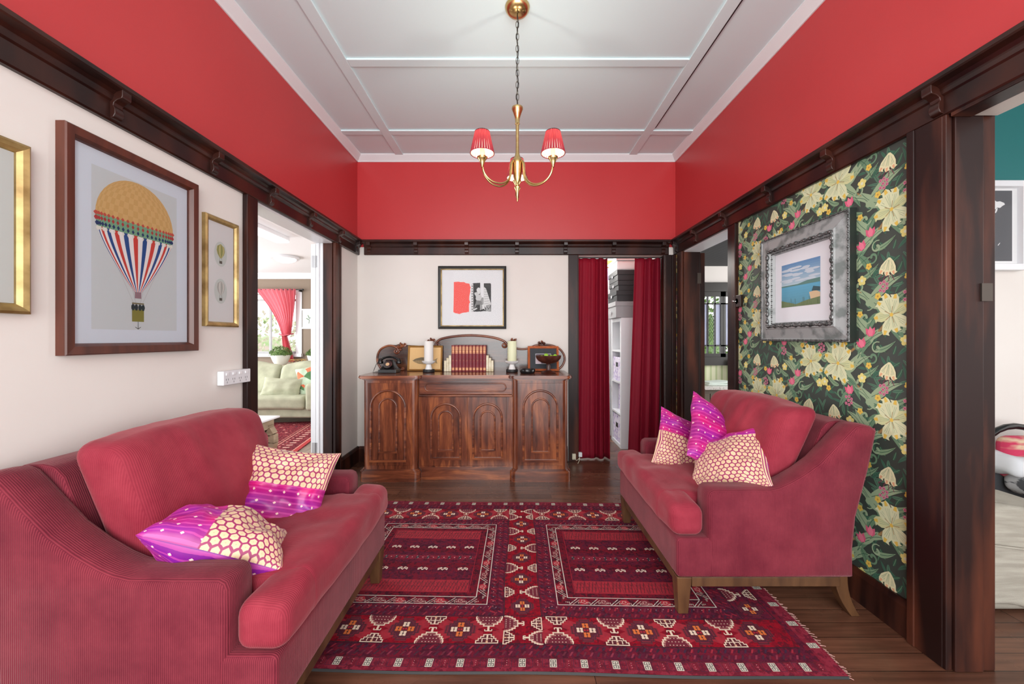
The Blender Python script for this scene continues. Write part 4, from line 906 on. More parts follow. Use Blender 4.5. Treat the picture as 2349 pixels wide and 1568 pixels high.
# ------------------------------------------------------------------ chandelier
X_, Y_ = .026, 2.185
ch = thing('chandelier', 'brass chandelier with three pleated red shades hanging from the ceiling', 'chandelier', (X_, Y_, 1.97))
MB().lathe([(.066, ZC), (.068, ZC - .006), (.064, ZC - .02), (.05, ZC - .036), (.03, ZC - .044), (.008, ZC - .046), (0, ZC - .046)], (X_, Y_, 0), 32).build('ceiling_rose', M_brass, ch)
for sx in (-.03, .03): MB().ball((X_ + sx, Y_ - .02, ZC - .038), .005, 8, 6).build('screw', M_brass, ch)
M_chain = mat('antique_chain_metal', (96, 92, 82), .3, .9)
zt, zb_ = ZC - .05, 2.495; nl = 15; dz = (zt - zb_) / nl
for k in range(nl):
    zc = zt - (k + .5) * dz; an = 0 if k % 2 else pi / 2 * .8
    path = [(X_ + .0085 * cos(a) * cos(an), Y_ + .0085 * cos(a) * sin(an), zc + (dz * .62) * sin(a)) for a in [2 * pi * i / 14 for i in range(14)]]
    MB().tube(path, .0016, 6, True).build('chain_link', M_chain, ch)
MB().tube([(X_ + .004 * sin(k * .8), Y_ - .003, zt - (zt - zb_) * k / 24) for k in range(25)], .0028, 6).build('flex', M_blackm, ch)
MB().lathe([(0, 2.505), (.004, 2.50), (.012, 2.494), (.03, 2.487), (.031, 2.478), (.024, 2.462), (.014, 2.43), (.0115, 2.40), (.0135, 2.397), (.0095, 2.393), (.0085, 2.30), (.010, 2.24), (.016, 2.215), (.028, 2.200), (.031, 2.196), (.031, 2.178), (.028, 2.17), (.026, 2.13), (.018, 2.09), (.009, 2.068), (.005, 2.062), (.005, 2.056), (.012, 2.053), (.018, 2.05), (.016, 2.042), (.0085, 2.03), (.005, 1.985), (.004, 1.972), (0, 1.97)], (X_, Y_, 0), 28).build('stem', M_brass, ch)
def shademat():
    m = bpy.data.materials.new('red_pleated_silk'); m.use_nodes = True; t = NT(m); p = t.p
    col = lin((150, 26, 50)); t.base(col); p.inputs['Roughness'].default_value = .35
    tl = t.n('BsdfTranslucent'); tl.inputs[0].default_value = lin((215, 110, 110)); mx = t.n('MixShader'); mx.inputs[0].default_value = .12
    t.put(mx.inputs[1], p.outputs[0]); t.put(mx.inputs[2], tl.outputs[0]); t.put(t.t.nodes['Material Output'].inputs[0], mx.outputs[0]); return m
M_shade = shademat(); M_liner = clothmat('cream_shade_liner', (255, 246, 226), (255, 250, 236), .3); M_cand = mat('cream_candle_sleeve', (240, 228, 196), .4); M_bulb = mat('lit_bulb', (255, 240, 210), .4, emit=((255, 232, 190), 14))
for i, an in enumerate((210, 330, 90)):
    A = radians(an); R = .213; ex, ey = X_ + R * cos(A), Y_ + R * sin(A)
    def pt(r, z, side=0): return (X_ + r * cos(A) - side * sin(A), Y_ + r * sin(A) + side * cos(A), z)
    for sd, dzz in ((-.006, 0), (.006, .012)):
        path = [pt(.022, 2.185, sd), pt(.032, 2.188, sd), pt(.040, 2.170, sd), pt(.042, 2.13, sd)] + [pt(.122 - .080 * cos(radians(a)), 2.118 + dzz - (.082) * sin(radians(a)), sd) for a in range(10, 100, 10)] + [pt(.122 + .088 * sin(radians(a)), 2.118 + dzz * (1 - a / 90) - .082 * cos(radians(a)), sd * (1 - a / 100)) for a in range(10, 95, 10)] + [pt(.212, 2.13, 0)]
        MB().tube(path, .0048, 8).build('arm', M_brass, ch)
    MB().lathe([(0, 2.112), (.006, 2.115), (.008, 2.125), (.012, 2.14), (.02, 2.155), (.026, 2.162), (.026, 2.168), (.018, 2.172), (0, 2.172)], (ex, ey, 0), 20).build('cup', M_brass, ch)
    MB().lathe([(0, 2.17), (.0125, 2.17), (.0125, 2.225), (0, 2.225)], (ex, ey, 0), 16).build('candle_sleeve', M_cand, ch)
    MB().lathe([(0, 2.225), (.010, 2.227), (.016, 2.245), (.013, 2.262), (.004, 2.282), (0, 2.288)], (ex, ey, 0), 16).build('bulb', M_bulb, ch)
    z0s, z1s = 2.186, 2.298
    sh = MB(); sh.smooth = True
    def fn(u, v):
        a = 2 * pi * u; r = (.062 + (.0375 - .062) * v) * (1 + .045 * sin(a * 26)); return (ex + r * cos(a), ey + r * sin(a), z0s + (z1s - z0s) * v)
    sh.grid(fn, 240, 6); s_ = sh.build('lamp_shade', M_shade, ch)
    MB().grid(lambda u, v: (ex + (.0598 + (.0355 - .0598) * v) * cos(2 * pi * u), ey + (.0598 + (.0355 - .0598) * v) * sin(2 * pi * u), z0s + .001 + (z1s - z0s - .002) * v), 40, 2).build('liner', M_liner, s_)
    for rr_, zz in ((.0625, z0s), (.038, z1s)): MB().tube([(ex + rr_ * cos(a * pi / 20), ey + rr_ * sin(a * pi / 20), zz) for a in range(40)], .0018, 6, True).build('trim_band', M_shade if zz == z0s else M_blackm, s_)
    light('bulb_light', 'POINT', (ex, ey, 2.293), 2.8, (1, .93, .84), .012)
# ------------------------------------------------------------------ sideboard
def mahogany(name, vert=True, dark=False):
    m = bpy.data.materials.new(name); m.use_nodes = True; t = NT(m)
    sc = (16, 16, 2.2) if vert else (2.2, 16, 16)
    nz = t.n('TexNoise'); t.put(nz.inputs['Vector'], t.coords('Object', sc)); nz.inputs['Scale'].default_value = 1; nz.inputs['Detail'].default_value = 7; nz.inputs['Distortion'].default_value = .9
    fn = t.n('TexNoise'); t.put(fn.inputs['Vector'], t.coords('Object', tuple(v * 9 for v in sc))); fn.inputs['Scale'].default_value = 1; fn.inputs['Detail'].default_value = 4
    k = .6 if dark else 1
    c = t.ramp(nz.outputs[0], [(.3, lin((64 * k, 29 * k, 19 * k))), (.5, lin((110 * k, 56 * k, 35 * k))), (.72, lin((158 * k, 90 * k, 52 * k)))])
    t.base(t.mix(.4, c, t.ramp(fn.outputs[0], [(.3, (.55, .55, .55, 1)), (.7, (1.3, 1.3, 1.3, 1))]), 'MULTIPLY'))
    t.p.inputs['Roughness'].default_value = .25; t.p.inputs['Coat Weight'].default_value = .4; t.p.inputs['Coat Roughness'].default_value = .12
    t.bump(fn.outputs[0], .05, .002); return m
M_mah = mahogany('mahogany_upright_grain'); M_mahh = mahogany('mahogany_level_grain', False); M_mahd = mahogany('dark_polished_mahogany', False, True)
sb = thing('sideboard', 'carved mahogany sideboard with arched doors against the back wall', 'sideboard', (-.40, 3.65, 0))
XA, XB_, XC, XD = -1.287, -.815, .0, .475
YW, YC, YR = 3.418, 3.475, 3.95
def rc(x, y, r, a0, a1): return [(x + r * cos(radians(a)), y + r * sin(radians(a))) for a in range(a0, a1 + (1 if a1 > a0 else -1), 15 if a1 > a0 else -15)]
def plan(o, r=.05):      # outline grown by o
    return [(XA - o, YR)] + rc(XA - o + r, YW - o + r, r, 180, 270) + rc(XB_ + o - r, YW - o + r, r, 270, 360) + [(XB_ + o, YC - o), (XC - o, YC - o)] + rc(XC - o + r, YW - o + r, r, 180, 270) + rc(XD + o - r, YW - o + r, r, 270, 360) + [(XD + o, YR)]
pl = MB().prism(plan(.024), 0, .086, 2, True); pl.prism(plan(.018), .086, .094, 2, True); pl.prism(plan(.008), .094, .102, 2, True); pl.build('plinth', M_mahh, sb)
MB().prism(plan(0), .102, .866, 2, True).build('carcass', M_mah, sb)
tp = MB()
for o, z0, z1 in ((.004, .862, .870), (.014, .870, .876), (.03, .876, .884), (.036, .884, .898), (.032, .898, .905)): tp.prism(plan(o), z0, z1, 2, True)
tp.build('top', M_mahh, sb)
def archpath(x0, x1, z0, z1, n=14):
    r = (x1 - x0) / 2; return [(x0, z0), (x0, z1 - r)] + [((x0 + x1) / 2 + r * cos(radians(a)), z1 - r + r * sin(radians(a))) for a in [180 - 180 * k / n for k in range(n + 1)]][1:-1] + [(x1, z1 - r), (x1, z0)]
def arched_door(x0, x1, z0, z1, yf, outer, inner):
    d = B(x0, x1, yf - .006, yf, z0, z1).build('door', M_mah, sb, bevel=.002, seg=2)
    for (a, b, c, e), rr, nm in ((outer, .010, 'arch_moulding'), (inner, .008, 'arch_moulding')):
        P = archpath(a, b, c, e); g = MB().tube([(p[0], yf - .007, p[1]) for p in P] , rr, 10)
        g.box(a - rr, b + rr, yf - .018, yf - .006, c - rr * 1.2, c + rr * .8); g.build(nm, M_mahh, d)
    a, b, c, e = inner; MB().prism(archpath(a + .006, b - .006, c + .005, e - .006), yf - .010, yf - .006, 1).build('inner_panel', M_mah, d)
    return d
arched_door(XA + .045, XB_ - .045, .135, .84, YW, (-1.213, -.919, .178, .776), (-1.139, -.993, .252, .705))
arched_door(XC + .045, XD - .045, .135, .84, YW, (.092, .383, .178, .776), (.166, .312, .252, .705))
arched_door(XB_ + .012, -.396, .115, .712, YC, (-.707, -.455, .180, .654), (-.642, -.520, .248, .590))
arched_door(-.392, XC - .055, .115, .712, YC, (-.342, -.094, .180, .654), (-.28, -.156, .248, .590))
dr = B(XB_ + .004, XC - .004, YC - .018, YC, .735, .862).build('drawer', M_mahh, sb, bevel=.004)
B(XB_ + .002, XC - .002, YC - .026, YC, .716, .733).build('bead', M_mahh, sb, bevel=.006)
cz, r_ = .799, .034
MB().tube([(x, YC - .018, z) for x, z in [(-.726 - r_ * sin(radians(a)), cz - r_ * cos(radians(a))) for a in range(0, 181, 15)] + [(-.093 + r_ * sin(radians(a)), cz + r_ * cos(radians(a))) for a in range(0, 181, 15)]], .006, 10, True).build('lozenge_moulding', M_mahh, dr)
# carved back board
YQ = 3.925
qb = lambda x, y: at(780 + x / 4.02, 740 + y / 4.02, YQ)[0::2]
out = [(385, 470), (350, 390), (342, 320), (358, 260), (400, 218), (460, 202), (515, 205), (560, 190), (620, 205), (790, 215), (865, 205), (885, 172), (935, 142), (1020, 124), (1110, 114), (1200, 110), (1290, 114), (1380, 124), (1470, 146), (1520, 172), (1545, 205), (1590, 232), (1640, 240), (1730, 240), (1800, 205), (1870, 198), (1950, 205), (2010, 225), (2055, 265), (2075, 320), (2060, 385), (2015, 430), (1990, 470)]
bd = MB().prism([qb(*p) for p in out], YQ, YQ + .022, 1).build('backboard', M_mahd, sb)
def spiral3(cx, cy, r, a0, turns, sg, rr, y=YQ):
    c = qb(cx, cy); s = at(1, 0, YQ)[0] - at(0, 0, YQ)[0]; r = r / 4.02 * s; P = []; RR = []
    for k in range(26):
        t = k / 25; a = radians(a0) + sg * turns * 2 * pi * t; q = r * (1 - .82 * t); P.append((c[0] + q * cos(a), y - .012 * t, c[1] + q * sin(a))); RR.append(rr * (1 - .25 * t))
    return P, RR
def smooth(P, n=6):
    o = []
    for i in range(len(P) - 1):
        p0, p1, p2, p3 = P[max(i - 1, 0)], P[i], P[i + 1], P[min(i + 2, len(P) - 1)]
        for k in range(n):
            t = k / n; o.append(tuple(.5 * (2 * b + (c - a) * t + (2 * a - 5 * b + 4 * c - d) * t * t + (-a + 3 * b - 3 * c + d) * t ** 3) for a, b, c, d in zip(p0, p1, p2, p3)))
    return o + [tuple(P[-1])]
def ridge(P2, rr): return [(a, YQ, b) for a, b in smooth([qb(*p) for p in P2])]
g = MB(); g.tube(ridge([(400, 440), (352, 380), (345, 310), (372, 248), (430, 215), (480, 212), (520, 228), (540, 255)], 0), .0105, 10); P, RR = spiral3(520, 262, 26, 20, 1.2, -1, .010); g.tube(P, RR, 8)
g.build('left_scroll', M_mahh, bd)
g = MB(); g.tube(ridge([(878, 205), (890, 180), (930, 150), (1020, 130), (1110, 120), (1200, 116), (1290, 120), (1380, 130), (1460, 148), (1515, 172), (1540, 200)], 0), .012, 10)
P, RR = spiral3(1515, 205, 26, 10, 1.2, -1, .010); g.tube(P, RR, 8); P, RR = spiral3(900, 205, 26, 170, 1.2, 1, .010); g.tube(P, RR, 8); g.build('arched_ridge', M_mahh, bd)
g = MB(); g.tube(ridge([(1600, 226), (1645, 240), (1700, 242), (1750, 232), (1800, 210), (1870, 202), (1950, 208), (2020, 238), (2062, 290), (2070, 345), (2045, 400), (1995, 440)], 0), .0105, 10); g.build('right_scroll', M_mahh, bd)
def acanthus(cx, cy, w, rot=0, mir=1):
    g = MB(); c = qb(cx, cy); 
    for dx, dy, r, a0, sg in ((-.9, .1, .42, 60, 1), (.95, -.2, .45, 120, -1), (-.7, -.75, .36, 240, -1), (.2, .55, .36, 90, 1)):
        ca, sa = cos(rot), sin(rot); X, Z = c[0] + w * mir * (dx * ca - dy * sa), c[1] + w * (dx * sa + dy * ca); P = []; RR = []
        for k in range(18):
            t = k / 17; a = radians(a0) + sg * mir * 7 * t; q = w * r * (1 - .8 * t); P.append((X + q * cos(a), YQ - .006 - .01 * t, Z + q * sin(a))); RR.append(.0065)
        g.tube(P, RR, 8)
    for k in range(5):
        a = rot + mir * radians(-50 + 25 * k); g.tube([(c[0] - w * .7 * cos(a), YQ - .002, c[1] - w * .5 * sin(a) - w * .2), (c[0], YQ - .014, c[1] + w * .12 * (k - 2)), (c[0] + w * .7 * cos(a), YQ - .002, c[1] + w * .6 * sin(a) + w * .1)], [.005, .008, .005], 8)
    return g
acanthus(568, 215, .036, .5).build('carved_ornament', M_mahh, bd); acanthus(1858, 188, .026, 0).build('carved_ornament', M_mahh, bd)
acanthus(842, 165, .028, .3).build('carved_ornament', M_mahh, bd); acanthus(1592, 165, .028, -.3, -1).build('carved_ornament', M_mahh, bd)
g = MB(); P, RR = spiral3(580, 420, 16, 200, 1, 1, .008); g.tube(P, RR, 8); g.tube(ridge([(540, 440), (565, 430), (590, 425)], 0), .008, 8); g.build('lower_scroll', M_mahh, bd)
ZT = .906
# ---- things on the sideboard
def gx(px, Y): return (px - CX) * Y / F
# telephone
tY = 3.70; tx = gx(893.5, tY)
tp = thing('telephone', 'black rotary telephone at the left end of the sideboard', 'telephone', (tx, tY, ZT))
MB().box(tx - .082, tx + .082, tY - .075, tY + .075, ZT, ZT + .032).build('plinth_drawer', mat('grey_black_bakelite', (54, 55, 56), .28), tp, bevel=.006)
B(tx - .062, tx + .062, tY - .077, tY - .074, ZT + .006, ZT + .018).build('drawer_front', mat('grey_black_bakelite'), tp, bevel=.002)
g = MB(); V = []
for (z, w, d0, d1) in ((.032, .07, -.07, .07), (.045, .062, -.06, .065), (.075, .045, -.035, .055), (.10, .034, -.015, .045), (.118, .034, -.012, .04)): V.append(g.pts([(tx - w, tY + d0, ZT + z), (tx + w, tY + d0, ZT + z), (tx + w, tY + d1, ZT + z), (tx - w, tY + d1, ZT + z)]))
for a, b in zip(V, V[1:]):
    for k in range(4): g.face((a + k, a + (k + 1) % 4, b + (k + 1) % 4, b + k))
g.face([V[-1] + k for k in range(4)]); g.build('body', M_black, tp, bevel=.006)
def tilt(cx, cy, cz, ang):
    def f(x, y, z):      # disc built facing -y, tilted upward
        return (cx + x, cy + y * cos(ang) + z * sin(ang), cz - y * sin(ang) * -1 * -1 + z * cos(ang))
    return f
fd = tilt(tx, tY - .048, ZT + .072, radians(38))
dl = MB(fd).lathe([(0, -.012), (.036, -.012), (.039, -.008), (.04, 0), (0, 0)], (0, 0, 0), 28, 'y').build('dial', M_black, tp)
MB(fd).lathe([(.036, -.0135), (.040, -.0135), (.040, -.011), (.036, -.011), (.036, -.0135)], (0, 0, 0), 28, 'y').build('dial_ring', M_chrome, dl)
MB(fd).lathe([(0, -.0155), (.017, -.0155), (.018, -.012), (0, -.012)], (0, 0, 0), 24, 'y').build('dial_label', mat('tan_dial_card', (206, 168, 130), .5), dl)
g = MB(fd)
for k in range(10): a = radians(30 + 30 * k); g.lathe([(0, -.0135), (.004, -.0135), (.004, -.011)], (.027 * cos(a), 0, .027 * sin(a)), 8, 'y')
g.build('finger_holes', mat('pale_finger_holes', (150, 150, 150), .4), dl)
hs = MB(); hz = ZT + .128
hs.tube([(tx - .082, tY + .01, hz - .012), (tx - .06, tY + .01, hz + .004), (tx - .03, tY + .01, hz + .014), (tx, tY + .01, hz + .017), (tx + .03, tY + .01, hz + .014), (tx + .06, tY + .01, hz + .004), (tx + .082, tY + .01, hz - .012)], [.012, .011, .010, .010, .010, .011, .012], 12)
for s_ in (-1, 1): hs.lathe([(0, .016), (.014, .014), (.017, .004), (.024, -.014), (.026, -.03), (.024, -.034), (0, -.034)], (tx + s_ * .086, tY + .01, hz - .012), 20)
hs.build('handset', M_black, tp)
MB().tube([(tx - .1, tY + .01, hz - .03), (tx - .122, tY, hz - .05), (tx - .132, tY - .03, ZT + .03), (tx - .133, tY - .06, ZT + .004), (tx - .10, tY - .02, ZT + .004), (tx - .08, tY + .02, ZT + .01)], .0028, 6).build('cord', M_blackm, tp)
# leaning pictures
def leaning(name, label, x0, x1, h, yb, yt, yaw, fw, mf, paint, prof=None):
    """picture standing on the sideboard top, leaning back against the carved board"""
    w = x1 - x0; L = sqrt(h * h); th = math.atan2(yt - yb, h); cx = (x0 + x1) / 2
    def to(u, v, hh):
        a = u * cos(yaw) + hh * sin(yaw) * cos(th); 
        return (cx + u * cos(yaw) + hh * sin(yaw), yb + u * sin(yaw) + v * sin(th) - hh * cos(th), ZT + .001 + v * cos(th) + hh * sin(th))
    r = thing(name, label, 'picture', (cx, yb, ZT))
    frame_mb(-w / 2, w / 2, 0, h, fw, to, prof or [(0, 0), (0, .014), (fw * .3, .017), (fw * .8, .012), (fw, .006), (fw, 0)]).build('frame', mf, r)
    bb = MB(to).box(-w / 2 + .004, w / 2 - .004, .004, h - .004, -.003, .001).build('backing', mat('brown_backing_card', (110, 80, 60), .8), r)
    P = Paint(lambda u, v, k: to(u, v, .0035 + k), (-w / 2 + fw, fw, w / 2 - fw, h - fw)); paint(P, w, h, fw); P.build('print', r)
    MB(to).poly([(-w / 2 + fw * .9, fw * .9, .006), (w / 2 - fw * .9, fw * .9, .006), (w / 2 - fw * .9, h - fw * .9, .006), (-w / 2 + fw * .9, h - fw * .9, .006)]).build('glass', M_glass, r, recalc=False)
    return r
def fish(P, w, h, f):
    P.rect(-w / 2, 0, w / 2, h, (206, 166, 112), 0)
    P.rect(-w / 2 + f + .004, f + .004, w / 2 - f - .004, h - f - .004, (222, 184, 132), 1)
    P.rect(-w / 2 + f + .008, f + .008, w / 2 - f - .008, h - f - .008, (214, 176, 122), 2)
    c = .10; up = [(-.125, c), (-.09, c + .02), (-.04, c + .033), (.01, c + .032), (.05, c + .02), (.085, c + .005), (.115, c + .022), (.122, c + .028), (.112, c), (.12, c - .03), (.11, c - .026), (.085, c - .01), (.04, c - .025), (-.01, c - .036), (-.06, c - .032), (-.1, c - .016)]
    P.fill(up, (150, 126, 90), 3); P.fill([(-.12, c), (-.09, c + .018), (-.04, c + .030), (.01, c + .029), (.05, c + .018), (.08, c + .002), (-.02, c + .004)], (112, 98, 74), 4)
    P.fill([(-.01, c + .032), (.0, c + .05), (.03, c + .055), (.055, c + .03), (.04, c + .024)], (124, 108, 80), 3); P.disc(-.1, c + .004, .004, (60, 50, 40), 5)
    for k in range(7): P.line([(-.07 + k * .022, c + .026), (-.075 + k * .022, c), (-.07 + k * .022, c - .028)], .0014, (104, 90, 66), 5)
leaning('framed_picture', 'gilt framed fish print leaning behind the white candle', gx(935, 3.87), gx(1014.5, 3.87), .245, 3.865, 3.905, 0, .016, mat('old_gilt_frame', (170, 126, 66), .4, .5), fish)
def photo(P, w, h, f):
    P.rect(-w / 2, 0, w / 2, h, (52, 54, 60), 0); P.rect(-.075, .07, .075, .17, (226, 226, 230), 1); P.rect(-.072, .073, .072, .167, (120, 112, 130), 2)
    P.fill([(-.072, .073), (-.072, .13), (-.05, .15), (-.03, .11), (-.02, .073)], (214, 196, 204), 3); P.disc(-.045, .135, .014, (206, 170, 160), 4); P.fill([(-.02, .073), (.03, .12), (.072, .10), (.072, .073)], (74, 70, 84), 3); P.disc(.03, .125, .013, (196, 160, 150), 4)
leaning('framed_photo', 'orange timber framed small photo leaning behind the fruit bowl', gx(1211, 3.85), gx(1282, 3.85), .243, 3.84, 3.895, radians(-4), .022, mat('orange_timber_frame', (186, 98, 54), .35, c2=(160, 80, 42), nscale=(40, 40, 8)), photo)
# candles
for (px, lab, rgb, hl) in ((983.5, 'thick white pillar candle left of the red books', (226, 222, 218), 'left'), (1174.5, 'thick pale green pillar candle right of the red books', (224, 226, 190), 'right')):
    Y = 3.74; x = gx(px, Y); 
    h = thing('candle_holder', 'white marble candle holder on a black base, under the %s candle' % ('white' if hl == 'left' else 'pale green'), 'candle holder', (x, Y, ZT), 'candle holders on the sideboard')
    MB().lathe([(0, 0), (.053, 0), (.055, .004), (.055, .022), (.052, .027), (0, .027)], (x, Y, ZT), 32).build('base', M_blackm, h)
    wob = (lambda a, z: 1 + (.10 * cos(4 * a) * max(0, (z - .075) / .03))) if hl == 'right' else None
    MB().lathe([(0, .027), (.034, .027), (.033, .032), (.022, .072), (.03, .076), (.05, .083), (.062, .098), (.064, .106), (.058, .106), (.048, .092), (.03, .088), (0, .088)], (x, Y, ZT), 36, wob=wob).build('bowl', mat('white_marble', (228, 226, 224), .35, c2=(200, 198, 196), nscale=(20, 20, 20), span=(.5, .8)), h)
    c = thing('pillar_candle', lab, 'candle', (x, Y, ZT + .088), 'pillar candles on the sideboard')
    MB().lathe([(0, .089), (.041, .089), (.0425, .092), (.0425, .287), (.040, .291), (.034, .289), (.006, .286), (0, .286)], (x, Y, ZT), 32).build('wax', mat('wax_%s' % hl, rgb, .45, spec=.4), c)
    MB().tube([(x, Y, ZT + .285), (x + .001, Y, ZT + .295), (x + .004, Y, ZT + .303)], .0015, 6).build('wick', M_blackm, c)
# books
M_book = mat('red_book_cloth', (128, 24, 40), .5, c2=(108, 18, 32), nscale=(30, 30, 30)); M_bgold = mat('tan_gilt_lettering', (206, 146, 100), .4, .2); M_page = mat('book_pages', (220, 206, 178), .8)
ords = ['leftmost', 'second from the left', 'third from the left', 'fourth from the left', 'fifth from the left', 'fifth from the right', 'fourth from the right', 'third from the right', 'second from the right', 'rightmost']
bY = 3.80; bx0 = gx(1035.3, bY); bw = (gx(1115, bY) - bx0) / 10
def make_book(x):
    b = thing('book', 'x', 'book', (x + bw / 2, bY, ZT), 'red bound volumes on the sideboard')
    c0, c1 = x + .0006, x + bw - .0006
    mb = MB(); sp = [(c0, bY + .12), (c0, bY + .004)] + [((c0 + c1) / 2 - (c1 - c0) / 2 * cos(radians(a)), bY + .004 - .006 * sin(radians(a))) for a in range(15, 170, 15)] + [(c1, bY + .004), (c1, bY + .12), (c1 - .002, bY + .12), (c1 - .002, bY + .006), (c0 + .002, bY + .006), (c0 + .002, bY + .12)]
    mb.prism(sp, ZT + .0005, ZT + .2505, 2); mb.build('cover', M_book, b)
    B(c0 + .0022, c1 - .0022, bY + .0065, bY + .116, ZT + .004, ZT + .246).build('pages', M_page, b)
    g = MB()
    def band(z0, z1, k=.8): 
        n = 8; P = []
        for i in range(n + 1):
            a = radians(90 - 62 * k + 124 * k * i / n); P.append(((c0 + c1) / 2 - (c1 - c0) / 2 * cos(a), bY + .0036 - .006 * sin(a)))
        for i in range(n): g.poly([(*P[i], z0), (*P[i + 1], z0), (*P[i + 1], z1), (*P[i], z1)], True)
    band(ZT + .016, ZT + .034); band(ZT + .20, ZT + .236); band(ZT + .182, ZT + .196); band(ZT + .188 - .016, ZT + .188 - .012)
    for z in (.240, .176, .012, .038): band(ZT + z, ZT + z + .0018, .9)
    P = [( (c0 + c1) / 2 + .006 * cos(2 * pi * i / 10), ZT + .106 + .006 * sin(2 * pi * i / 10)) for i in range(10)]
    g.tube([(a, bY - .0022, b) for a, b in P], .0007, 4, True); g.build('gilt_spine_lettering', M_bgold, b)
    mb = MB()
    for z in (.206, .214, .222, .230): mb.box((c0 + c1) / 2 - .008, (c0 + c1) / 2 + .008, bY - .0032, bY - .002, ZT + z, ZT + z + .003)
    mb.build('spine_title', mat('dark_title_ink', (96, 40, 36), .5), b)
    return b
bk0 = make_book(bx0)
for k in range(10):
    b = bk0 if k == 0 else copy_tree(bk0)
    b.location.x = bx0 + bw * (k + .5); b['label'] = 'red bound volume, %s of the ten between the bookends' % ords[k]
M_onyx = mat('cream_onyx', (222, 212, 186), .35, c2=(196, 180, 140), nscale=(24, 24, 24), span=(.4, .7))
for sg, lab in ((-1, 'stepped cream onyx bookend left of the red books'), (1, 'stepped cream onyx bookend right of the red books')):
    x = bx0 - .001 if sg < 0 else bx0 + bw * 10 + .001
    b = thing('bookend', lab, 'bookend', (x, bY + .02, ZT), 'onyx bookends')
    for k, hgt in enumerate((.155, .13, .105)):
        a = x + sg * (.0235 * k); c = a + sg * .0225; B(min(a, c), max(a, c), bY - .0 + .012 * k * 0, bY + .09, ZT + .0005, ZT + hgt).build('slab', M_onyx, b, bevel=.003)
# ashtray and bowl
aY = 3.64; ax_ = gx(1210, aY)
g = thing('ashtray', 'round black ashtray in front of the framed photo', 'ashtray', (ax_, aY, ZT))
MB().lathe([(0, 0), (.062, 0), (.068, .01), (.070, .03), (.066, .038), (.056, .036), (.05, .016), (0, .012)], (ax_, aY, ZT), 36, wob=lambda a, z: 1 + .04 * cos(3 * a) * (z > .02)).build('dish', mat('black_bakelite_dish', (24, 24, 25), .2), g)
lY = 3.68; lx = gx(1258, lY)
M_rose = mat('dark_turned_timber', (58, 28, 22), .3, c2=(88, 46, 34), nscale=(20, 20, 20))
g = thing('pedestal_bowl', 'dark turned wooden pedestal bowl holding green fruit', 'bowl', (lx, lY, ZT))
MB().lathe([(0, 0), (.066, 0), (.068, .004), (.06, .010), (.045, .014), (.022, .022), (.017, .035), (.020, .06), (.014, .078), (.03, .086), (.06, .092), (.092, .108), (.112, .132), (.118, .158), (.114, .160), (.105, .138), (.08, .112), (.04, .098), (0, .096)], (lx, lY, ZT), 40).build('bowl', M_rose, g)
M_lime = mat('lime_green_skin', (140, 200, 40), .35, c2=(166, 216, 60), nscale=(30, 30, 30))
lime0 = None
for i, (dx, dy, dz, lab) in enumerate(((-.025, -.045, .150, 'lime in the dark bowl, second from the left and standing high'), (.058, -.035, .150, 'lime in the dark bowl, at the right and standing high'), (-.062, .0, .138, 'lime in the dark bowl, leftmost and low'), (.018, -.03, .133, 'lime in the dark bowl, low between the two high ones'), (.03, .045, .140, 'lime in the dark bowl, at the back'))):
    if lime0 is None:
        lime0 = MB().ball((lx + dx, lY + dy, ZT + dz + .008), .021, 20, 14, (1, 1, 1), lambda p: p * (1 + .12 * max(0, abs(p.z) / .021 - .8))).build('lime', M_lime); o = lime0
    else: o = lime0.copy(); COL.objects.link(o); o.location = (lx + dx, lY + dy, ZT + dz - .021)
    tag(o, lab, 'fruit', 'limes in the pedestal bowl')

# ------------------------------------------------------------------ sofas
def corduroy(name, ca, cb, rib=.0056, amt=.5, strength=.5):
    m = bpy.data.materials.new(name); m.use_nodes = True; t = NT(m)
    tc = t.n('TexCoord'); co = t.sep(tc.outputs['Object']); no = t.sep(tc.outputs['Normal'])
    side = t.math('GREATER_THAN', t.math('ABSOLUTE', no[1]), .7)
    v = t.math('ADD', t.math('MULTIPLY', co[0], side), t.math('MULTIPLY', co[1], t.math('SUBTRACT', 1.0, side)))
    nz = t.n('TexNoise'); t.put(nz.inputs['Vector'], tc.outputs['Object']); nz.inputs['Scale'].default_value = 7; nz.inputs['Detail'].default_value = 6; nz.inputs['Roughness'].default_value = .65
    big = t.n('TexNoise'); t.put(big.inputs['Vector'], tc.outputs['Object']); big.inputs['Scale'].default_value = 2.2; big.inputs['Detail'].default_value = 3
    w = t.math('SINE', t.math('MULTIPLY', t.math('ADD', v, t.math('MULTIPLY', nz.outputs[0], .004)), 2 * pi / rib))
    r = t.math('MULTIPLY_ADD', w, .5, .5)
    f = t.math('ADD', t.math('MULTIPLY', r, amt), t.math('MULTIPLY', t.math('SUBTRACT', nz.outputs[0], .3), 1.1))
    c = t.ramp(f, [(.05, lin(ca)), (.95, lin(cb))])
    t.base(t.mix(.5, c, t.ramp(big.outputs[0], [(.35, (.78, .78, .82, 1)), (.65, (1.2, 1.2, 1.15, 1))]), 'MULTIPLY'))
    t.p.inputs['Roughness'].default_value = .85; t.p.inputs['Sheen Weight'].default_value = .3; t.p.inputs['Sheen Roughness'].default_value = .35
    t.p.inputs['Sheen Tint'].default_value = lin((255, 200, 200)); t.p.inputs['Specular IOR Level'].default_value = .15
    t.bump(r, strength, .002); return m
M_cord = corduroy('red_corduroy', (86, 20, 36), (140, 54, 66)); M_cord2 = corduroy('brushed_red_corduroy', (128, 34, 50), (168, 66, 78), amt=.22, strength=.25)
M_walnut = mat('walnut_legs', (70, 44, 26), .4, c2=(98, 66, 40), nscale=(20, 20, 4))
SL = .945
